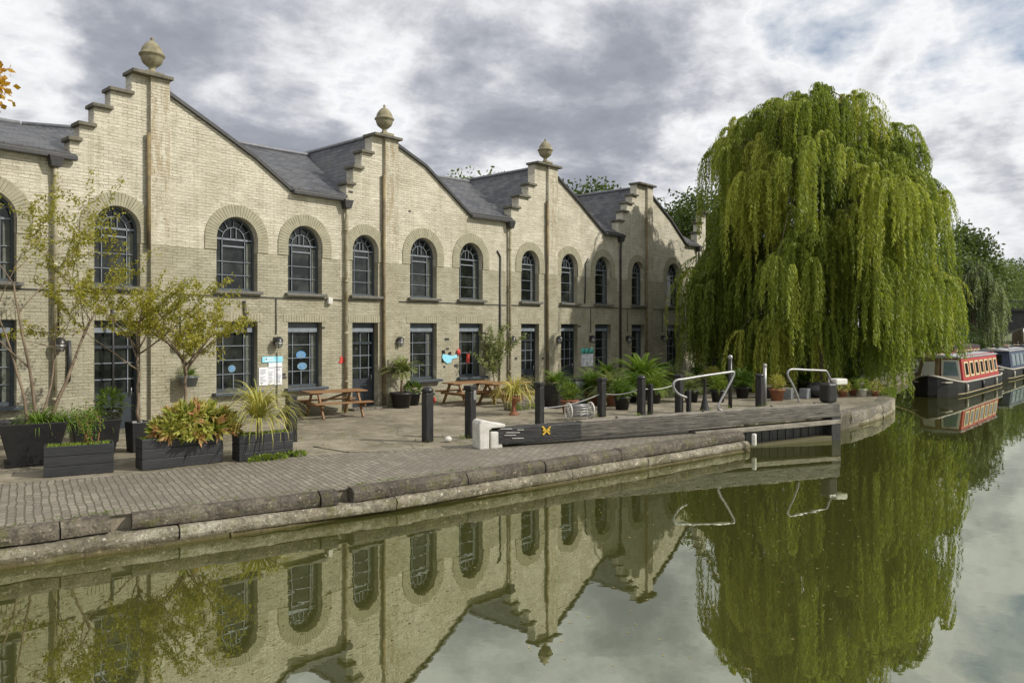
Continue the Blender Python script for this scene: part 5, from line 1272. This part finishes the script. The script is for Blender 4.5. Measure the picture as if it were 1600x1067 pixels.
def willow(name, base, H, prof, ncl, label, seed, nst=20, leaf=.15, step=.055, zmin=.25, mat='willow', vbase=.45, lw=.034, arch=.8, trunk_r=.55, boughs=None):
    random.seed(seed); global shoots; shoots = []; name_big = H > 11
    r = empty(name, base, label, 'tree'); lv = Leaves(); mb = MB()
    mb.tube([(0, 0, -.1), (.05, 0, .6), (-.1, .1, 2.0), (0, .1, 3.4)], [trunk_r*1.3, trunk_r, trunk_r*.85, trunk_r*.75], 12)
    def Rz(z):
        for (za, ra), (zb, rb) in zip(prof, prof[1:]):
            if za <= z <= zb: return ra+(rb-ra)*(z-za)/(zb-za)
        return prof[-1][1]
    limbs = []
    for k in range(11):
        a = 2*math.pi*k/11+random.uniform(-.2, .2); zt = random.uniform(.45, .93)*H; rt = Rz(zt)*.7
        p1_ = Vector((0, .1, 3.0)); p4 = Vector((math.cos(a)*rt, math.sin(a)*rt, zt)); pts = []
        for i in range(8):
            t_ = i/7; q = p1_.lerp(p4, t_); q.z = 3.0+(zt-3.0)*(t_**.75); q += Vector((random.uniform(-.15, .15), random.uniform(-.15, .15), 0)); pts.append(q)
        mb.tube(pts, [trunk_r*.42*(1-.85*i/7) for i in range(8)], 7); limbs.append(pts)
    allp = [q for l in limbs for q in l[3:]]
    cl = []; tries = 0
    if boughs:      # big drooping boughs: clusters gather round each bough head and fall away from it
        rt = math.atan2(RT.y, RT.x); heads = []
        for da, rr, z in boughs: heads.append((rt+da, rr, z, 1.0))
        while len(heads) < 78:
            z = H*(.22+.76*random.random()**.9); heads.append((random.uniform(0, 2*math.pi), Rz(z)*random.uniform(.86, 1.06), z, random.uniform(.7, 1.1)))
        per = max(3, int(ncl*.72/len(heads)))
        for ha, hr, hz, hs in heads:
            hv = random.uniform(-.2, .3)
            for k in range(per):
                dx, dy = random.gauss(0, .62*hs), random.gauss(0, .62*hs); dist = math.hypot(dx, dy)
                p_ = np.array([math.cos(ha)*hr+dx, math.sin(ha)*hr+dy, min(hz, H)-dist*.75+random.gauss(0, .08)])
                if p_[2] > 1.8: cl.append((p_, math.atan2(p_[1], p_[0]), .95, hv))
    while len(cl) < ncl and tries < 20000:
        tries += 1
        z = H*(.17+.82*random.random()**.9); a = random.uniform(0, 2*math.pi); f = random.choice((.98, .93, 1.0, .75, .5)) if random.random() < .85 else .3
        # uneven tiers
        ti = .93+.09*math.sin(a*3+z*1.1)+.06*math.sin(a*7+z*2.3)
        rr = Rz(z)*f*ti; p_ = np.array([math.cos(a)*rr, math.sin(a)*rr, z])
        if f > .9 and any(np.linalg.norm(p_-c_) < .55 for c_, *_ in cl): continue
        cl.append((p_, a, f, 0))
    for p_, a, f, hv in cl:
        out = np.array([math.cos(a), math.sin(a), 0]); z = p_[2]
        L = random.uniform(1.4, 3.0)+(1.8 if random.random() < .35 else 0)
        if z < H*.5: L = random.uniform(2.4, 4.6)
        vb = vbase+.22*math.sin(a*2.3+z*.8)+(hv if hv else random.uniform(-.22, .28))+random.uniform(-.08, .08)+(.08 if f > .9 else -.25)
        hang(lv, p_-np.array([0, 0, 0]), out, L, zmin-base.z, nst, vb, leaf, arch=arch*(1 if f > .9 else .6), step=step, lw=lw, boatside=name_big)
        # twig from nearest limb point
        q = min(allp, key=lambda v: (v-Vector(p_)).length); m_ = (q+Vector(p_))/2+Vector((0, 0, .35))
        if random.random() < .3: mb.tube([q, m_, Vector(p_)], [.022, .016, .008], 4)
    mb.build('trunk', M['bark'], r)
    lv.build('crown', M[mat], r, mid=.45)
    return r
WC = Vector((20.15, -7.0, GZ))
willow('weeping_willow', WC, 13.2, [(0, 3.9), (2, 4.2), (4.2, 4.1), (6, 4.0), (8.8, 3.85), (10.6, 3.5), (11.8, 2.9), (12.6, 2.3), (13.3, .9)], 980, 'huge weeping willow with yellow green curtains hanging over the water', 21, nst=16, leaf=.18, step=.060, lw=.044, arch=.62, boughs=[(math.pi, 3.4, 12.0), (math.pi+.25, 3.7, 11.0), (math.pi-.3, 3.4, 11.6), (math.pi-.4, 4.5, 6.3), (math.pi+.2, 4.7, 5.4), (math.pi-.1, 4.4, 6.0), (0, 3.3, 12.2), (.2, 4.0, 9.6), (-.3, 4.2, 9.3), (0, 3.6, 5.8), (-.5, 4.3, 5.4), (-.2, 1.2, 13.5), (1.5, .8, 13.6), (-2, 1.6, 13.3), (-1.57, 5.3, 8.8), (-1.2, 5.0, 8.6), (-1.9, 5.0, 10.2), (-1.4, 5.2, 5.6), (-2.1, 5.3, 6.0)])

# ------------------------------------------------------------------ background trees
def bgtree(name, base, H, rad, n, leaf, mat, label, seed, vb=.5, lobes=16, group='trees behind the warehouse', crown_z=.62, tall=.42):
    global rng; rng = np.random.default_rng(seed); random.seed(seed)
    r = empty(name, base, label, 'tree', group); mb = MB(); lv = Leaves()
    mb.tube([(0, 0, -.1), (.1, 0, H*.25), (0, .1, H*.5), (.1, 0, H*.72)], [rad*.09, rad*.075, rad*.05, rad*.02], 8)
    for k in range(7):
        a = 2*math.pi*k/7; z = H*random.uniform(.28, .5); mb.tube([(0, 0, z), (math.cos(a)*rad*.35, math.sin(a)*rad*.35, z+H*.14), (math.cos(a)*rad*.7, math.sin(a)*rad*.7, z+H*.22)], [rad*.035, rad*.022, rad*.008], 5)
    mb.build('trunk', M['bark'], r)
    crown(lv, (0, 0, H*crown_z), (rad, rad, H*tall), n, leaf, leaf*.55, lobes, .44, vb, .22); lv.build('crown', M[mat], r)
    return r
def gpos(px, Z): q = CAM+FW*Z+RT*((px-800)/F*Z); return Vector((q.x, q.y, GZ))
def Hof(py, Z): return CAM.z+(515-py)/F*Z-GZ
bgl = [(742, 50, 268, 3.2, 'tree2', 'far rounded tree top just showing above the second valley of the roofs'), (900, 55, 283, 4.2, 'tree1', 'green tree rising behind the slope of the third gable'), (1045, 62, 316, 4.2, 'tree1', 'tree showing above the last gable slope'),
 (1100, 60, 305, 5.5, 'tree1', 'dark tree between the warehouse end and the willow'), (1095, 50, 400, 3.8, 'tree2', 'pale low tree at the end of the warehouse'), (1130, 75, 300, 7, 'tree1', 'broad dark tree behind the left side of the willow'),
 (1270, 80, 330, 8, 'tree1', 'tall dark tree hidden mostly behind the willow centre'), (1400, 70, 370, 7, 'tree1', 'dark tree hidden behind the right side of the willow')]
for i, (px, Z, py, rad, mt, lab) in enumerate(bgl):
    bgtree('broadleaf_tree', gpos(px, Z), Hof(py, Z)/1.02, rad, 9000, .34, mt, lab, 100+i)
rt = [(1500, 78, 352, 3.6, 'tree1', 'dark tree standing above the right shoulder of the willow'), (1482, 72, 400, 3.2, 'tree2', 'low pale tree behind the right edge of the willow'), (1590, 130, 412, 10, 'tree2', 'pale rounded tree beyond the bridge at the right edge'), (1640, 125, 400, 10, 'tree1', 'dark tree beyond the bridge outside the right edge'),
      (1562, 118, 404, 7, 'tree1', 'dark tree behind the second willow'), (1620, 110, 440, 6, 'tree2', 'low pale tree just above the bridge railing'), (1700, 130, 400, 12, 'tree1', 'broad tree far right beyond the canal'), (1530, 100, 408, 6, 'tree2', 'pale tree filling the gap left of the second willow')]
for i, (px, Z, py, rad, mt, lab) in enumerate(rt):
    bgtree('broadleaf_tree', gpos(px, Z), Hof(py, Z)/1.02, rad, 9000, .42, mt, lab, 130+i, group='trees beyond the boats')
rng = np.random.default_rng(5)
w2 = gpos(1524, 66)
willow('weeping_willow', w2, Hof(400, 66)*.97, [(0, 1.6), (2, 1.9), (4.2, 2.0), (6, 1.9), (7.5, 1.5), (8.3, 1.0), (9.2, .4)], 130, 'smaller distant grey green willow behind the moored boats', 33, nst=16, leaf=.24, step=.12, zmin=.6, mat='paleleaf', vbase=.55, lw=.07, arch=.45, trunk_r=.3)
# hedge / shrubs along bank behind boats
for i, (x, y, rr_, hh, lab) in enumerate(((26, -6.6, 1.8, 2.6, 'dark waterside shrub behind the red narrowboat bow'), (31, -6.2, 2.2, 3.0, 'dark waterside shrub behind the red narrowboat cabin'), (37, -6.2, 2.2, 3.2, 'dark waterside shrub between the two boats'), (44, -5.8, 2.6, 3.4, 'dark waterside shrub behind the blue narrowboat'), (54, -4.6, 2.8, 3.4, 'dark shrub on the bank beyond the blue boat'), (66, -2.0, 3.2, 4, 'dark shrub on the bank near the bridge'), (80, 2.5, 4, 5, 'dark shrub at the bridge abutment'))):
    r = empty('bank_shrub', (x, y, GZ), lab, 'shrub', 'shrubs on the bank behind the boats'); lv = Leaves(); crown(lv, (0, 0, hh*.45), (rr_, rr_, hh*.55), 3500, .22, .10, 10, .5, .35, .25, -.9); lv.build('foliage', M['tree1'], r)
    mb = MB(); mb.tube([(0, 0, 0), (.1, 0, hh*.5)], [.08, .04], 6); mb.build('stem', M['bark'], r)
for i, (x, y, rr_, hh, lab) in enumerate(((25.2, 1.0, 1.8, 3.4, 'added dark shrub close to the end wall of the warehouse'), (28.0, -1.0, 2.0, 3.0, 'added dark shrub behind the willow trunk'), (31.5, -.5, 2.4, 4.0, 'tall added dark shrub behind the willow, before the brick outbuilding'), (35.5, -2.0, 2.4, 3.6, 'added dark shrub behind the willow near the maroon boat'))):  # shrubs added to screen off the bright background behind the willow
    r = empty('added_shrub', (x, y, GZ), lab, 'shrub', 'added dark shrubs behind the willow'); lv = Leaves(); crown(lv, (0, 0, hh*.45), (rr_, rr_, hh*.55), 4500, .2, .09, 10, .5, .3, .25, -.9); lv.build('foliage', M['tree1'], r)
    mb = MB(); mb.tube([(0, 0, 0), (.1, 0, hh*.5)], [.08, .04], 6); mb.build('stem', M['bark'], r)
# floating leaves
lv = Leaves(); n = 420; P = np.zeros((n, 3)); k = 0
while k < n:
    x, y = rng.uniform(-9, 16), rng.uniform(-17, -11.5)
    if y > -10.4-.17*(x+7)-.9: continue
    P[k] = (x, y, .004); k += 1
th_ = rng.uniform(0, 6.28, n); D_ = np.stack([np.cos(th_), np.sin(th_), np.zeros(n)], 1); S_ = np.stack([-np.sin(th_), np.cos(th_), np.zeros(n)], 1)
lv.put(P, D_, S_, .045*rng.uniform(.5, 1.3, n), .014, rng.uniform(0, 1, n)); tag(lv.build('floating_leaves', M['dry']), 'scattered small willow leaves floating on the canal', 'leaves', kind='stuff')
# autumn tree at the left edge
ab = at(-80, 700); rng = np.random.default_rng(77)
ab = gpos(-95, 15.0); r = empty('autumn_tree', ab, 'tree with orange and yellow autumn leaves reaching in at the top left edge', 'tree')
mb = MB(); mb.tube([(0, 0, 0), (.05, 0, 3.5), (0, 0, 6.4)], [.16, .12, .07], 8); lv = Leaves(); random.seed(4)
for k in range(9): a = 2*math.pi*k/9; mb.tube([(0, 0, 5.0+.1*k), (math.cos(a)*.5, math.sin(a)*.5, 6.3+.15*k)], [.04, .015], 5)
mb.build('trunk', M['bark'], r); crown(lv, (0, 0, 7.75), (1.12, 1.12, 1.0), 3200, .17, .12, 14, .42, .5, .35, -1); lv.build('crown', M['maple'], r)

# ------------------------------------------------------------------ boats
def narrowboat(name, loc, L, wd, label, side, trim, front, roof, ncab=7, rz=0, cab0=2.4, cabh=1.12, winm='cream', canvas=False):
    r = empty(name, loc, label, 'narrowboat', 'narrowboats moored along the bank', rz)
    zg = .56; secs = []
    xs = [0, .25, .7, 1.3, 1.9, 2.4, L*.5, L-1.6, L-.7, L-.2, L]; hw = [0.02, .32, .62, .86, .97, 1, 1, 1, .9, .6, .25]; zg_ = [.95, .88, .76, .66, .60, .58, .56, .56, .60, .62, .62]
    vs = []; fs = []
    for x, h_, z in zip(xs, hw, zg_):
        b = h_*wd/2; vs += [(x+ .25*(1 if x < .1 else 0), -b*.86, -.35), (x, -b, .12), (x, -b-.02, z*.55), (x, -b, z), (x, b, z), (x, b+.02, z*.55), (x, b, .12), (x+.25*(1 if x < .1 else 0), b*.86, -.35)]
    m_ = 8
    for i in range(len(xs)-1):
        for k in range(m_): fs.append((i*m_+k, i*m_+(k+1) % m_, (i+1)*m_+(k+1) % m_, (i+1)*m_+k))
    fs += [tuple(range(m_)), tuple((len(xs)-1)*m_+k for k in range(m_-1, -1, -1))]
    MB().add(vs, fs).build('hull', M['hull'], r)
    for sg in (-1, 1):
        MB().tube([(x, sg*h_*wd/2, z+.02) for x, h_, z in zip(xs, hw, zg_)], .045, 6).build('gunwale', M['gunwale'], r)
        MB().tube([(x, sg*(h_*wd/2+.012), .10) for x, h_, z in zip(xs[3:-2], hw[3:-2], zg_)], .018, 5).build('rubbing_strake', M['cream'], r)
    x0, x1 = cab0, L-1.4; b0 = wd/2-.12; b1 = wd/2-.26; zt = zg+cabh
    cab = MB(); cab.add([(x0, -b0, zg), (x0, b0, zg), (x0+.1, b1, zt), (x0+.1, -b1, zt), (x1, -b0, zg), (x1, b0, zg), (x1-.05, b1, zt), (x1-.05, -b1, zt)], [(0, 1, 2, 3), (7, 6, 5, 4), (0, 3, 7, 4), (1, 5, 6, 2), (3, 2, 6, 7), (0, 4, 5, 1)])
    cab.build('cabin', M[side], r, bevel=.02)
    rf = MB(); n = 8; pr = [(-b1-.05+(2*b1+.1)*k/n, zt+.01+.09*math.sin(math.pi*k/n)) for k in range(n+1)]; pr = [(-b1-.05, zt-.03)]+pr+[(b1+.05, zt-.03)]
    rf.prism([(x0-.15, y, z) for y, z in pr], (x1-x0+.2, 0, 0)); rf.build('roof', M[roof], r)
    # side windows
    for sg in (-1, 1):
        for k in range(ncab):
            f = (k+.7)/(ncab+.4); xc = x0+(x1-x0)*f; za, zb = zg+.22, zt-.2; ww = (x1-x0)/(ncab)*.36
            def sp(x, z, o): t_ = (z-zg)/cabh; return (x, sg*(b0+(b1-b0)*t_+o), z)
            fr = MB().prism([sp(xc-ww, za, .0), sp(xc+ww, za, .0), sp(xc+ww, zb, .0), sp(xc-ww, zb, .0)], (0, sg*.03, 0)).build('window', M[winm], r)
            MB().prism([sp(xc-ww*.6, za+.10, .031), sp(xc+ww*.6, za+.10, .031), sp(xc+ww*.6, zb-.08, .031), sp(xc-ww*.6, zb-.08, .031)], (0, sg*.008, 0)).build('pane', M['glass'], fr)
    # front panel with glazing
    if canvas:
        MB().prism([(x0-.35, .06, zg+.02), (x0-.35, b0+.04, zg+.02), (x0-.25, b1, zt-.10), (x0-.25, .02, zt-.02)], (.42, 0, 0)).build('canvas_cover', M['canvas'], r, bevel=.03)
        MB().prism([(x0-.36, .2, zg+.2), (x0-.36, b0-.15, zg+.2), (x0-.27, b1-.15, zt-.22), (x0-.27, .18, zt-.18)], (-.02, 0, 0)).build('canvas_window', M['lampglass'], r)
        MB().prism([(x0-.05, -b0+.10, zg+.12), (x0-.05, -.02, zg+.12), (x0+.02, -.02, zt-.10), (x0+.02, -b1+.08, zt-.10)], (-.03, 0, 0)).build('front_panel', M['white'], r)
        MB().prism([(x0-.082, -b0+.2, zg+.3), (x0-.082, -.12, zg+.3), (x0-.01, -.12, zt-.2), (x0-.01, -b1+.18, zt-.2)], (-.012, 0, 0)).build('front_window', M['bluegrey'], r)
    else:
      f = MB().prism([(x0-.03+.1*.18, -b0+.12, zg+.16), (x0-.03+.1*.18, b0-.12, zg+.16), (x0+.06, b1-.08, zt-.12), (x0+.06, -b1+.08, zt-.12)], (-.03, 0, 0)).build('front_panel', M[front], r)
      MB().prism([(x0-.07, -.45, zg+.35), (x0-.07, .45, zg+.35), (x0-.005, .42, zt-.25), (x0-.005, -.42, zt-.25)], (-.012, 0, 0)).build('front_window', M['bluegrey'] if front == 'white' else M['glass'], r)
    # deck, rails, chimney, vents
    MB().prism([(.4, -.5*wd*.6, .62), (1.4, -wd*.42, .60), (cab0, -wd*.46, .58), (cab0, wd*.46, .58), (1.4, wd*.42, .60), (.4, .5*wd*.6, .62)], (0, 0, .05)).build('foredeck', M['gunwale'], r)
    ch = MB(); ch.tube([(x0+2.2, b1*.5, zt), (x0+2.2, b1*.5, zt+.35)], .06, 8); ch.build('chimney', M['black'], r)
    hr = MB(); 
    for sg in (-1, 1): hr.tube([(x0+.2, sg*(b1-.05), zt+.07), (x1-.3, sg*(b1-.05), zt+.07)], .018, 5)
    hr.build('roof_rail', M[side], r)
    for k in range(3): MB().lathe([(.09, 0), (.10, .06), (.05, .10)], (x0+1.4+k*2.3, 0, zt+.08), 10).build('roof_vent', M['gutter'], r)
    for k, xf in enumerate((2.2, 5.6, 8.8)):
        MB().tube([(xf, -wd/2-.06, .50), (xf, -wd/2-.07, .14)], .055, 8).build('fender', M['pot'] if k % 2 else M['gunwale'], r)
        MB().tube([(xf, -wd/2-.05, .50), (xf, -wd/2+.02, .62)], .012, 5).build('fender_line', M['gunwale'], r)
    MB().box((x0+3.6, -.1, zt+.16), (1.3, .3, .10), .1).build('roof_plank', M['beamtop'], r); MB().lathe([(.14, 0), (.17, .18), (.15, .18), (.14, .1)], (x0+5.2, .2, zt+.09), 12).build('roof_pot', M['terracotta'], r)
    MB().tube([(x0+.6, .3, zt+.08), (x0+.9, .45, zt+.14), (x0+1.2, .25, zt+.08), (x0+.95, .12, zt+.13), (x0+.6, .3, zt+.10)], .025, 6).build('rope_coil', M['cream'], r)
    if False: MB().prism([(.9, -wd*.30, .7), (.9, wd*.30, .7), (1.1, wd*.25, 1.55), (1.1, -wd*.25, 1.55)], (cab0-.9, 0, 0)).build('canvas_cover', M['canvas'], r, bevel=.05)
    return r
narrowboat('narrowboat', (22.7, -11.0, 0), 12.0, 2.1, 'red narrowboat with cream framed windows and a pale glazed front panel', 'redpaint', 'cream', 'white', 'roofgrey', canvas=True)
narrowboat('narrowboat', (34.6, -8.4, 0), 11.0, 1.8, 'dark maroon narrowboat moored on the bank side between the red and blue ones', 'brownboat', 'cream', 'canvas', 'gutter', cabh=1.35)
narrowboat('narrowboat', (37.2, -10.6, 0), 11.5, 2.1, 'dark blue narrowboat with blue grey side panels behind the red one', 'bluepaint', 'cream', 'bluepaint', 'roofgrey', ncab=5, winm='bluegrey')
narrowboat('narrowboat', (51.5, -9.8, 0), 12, 2.1, 'black narrowboat farthest along by the bridge', 'hull', 'cream', 'bluepaint', 'gutter', ncab=5, winm='white')

for a, b, lab in (((23.1, -10.7, .95), (21.6, -8.9, .45), 'pale mooring rope from the red narrowboat bow to the bank'), ((48.4, -10.3, .6), (49.6, -7.5, .45), 'pale mooring rope from the blue narrowboat stern to the bank')):
    a, b = Vector(a), Vector(b); tag(MB().tube([a.lerp(b, k/8)-Vector((0, 0, .25*4*(k/8)*(1-k/8))) for k in range(9)], .018, 5).build('mooring_rope', M['cream']), lab, 'rope')
# ------------------------------------------------------------------ bridge
BX = 92
br = empty('canal_bridge', (BX, -7, 0), 'dark arched canal bridge with iron railings at the right edge', 'bridge')
out = [(-22, 0-.5), (-22, 5.0), (22, 5.0), (22, -.5), (10.5, -.5)]+[(10.5*math.cos(math.pi*k/20), .2+4.0*math.sin(math.pi*k/20)) for k in range(0, 21)]+[(-10.5, -.5)]
cx = -5.0
o = filled('arch_wall', [[(a+cx, b) for a, b in out]], 4.0, M['iron'], 0, None)
o.data.transform(Matrix.Rotation(R(90), 4, 'Z')); o.parent = br
MB().box((-2.0, cx, 5.08), (4.6, 44, .16)).build('deck', M['gutter'], br)
rl = MB()
for s_ in (-4.1, .1):
    for z in (5.3, 6.15): rl.box((s_, cx, z), (.06, 44, .06))
    for k in range(110): rl.box((s_, cx-22+k*.4, 5.7), (.03, .03, .9))
rl.build('railing', M['iron'], br)
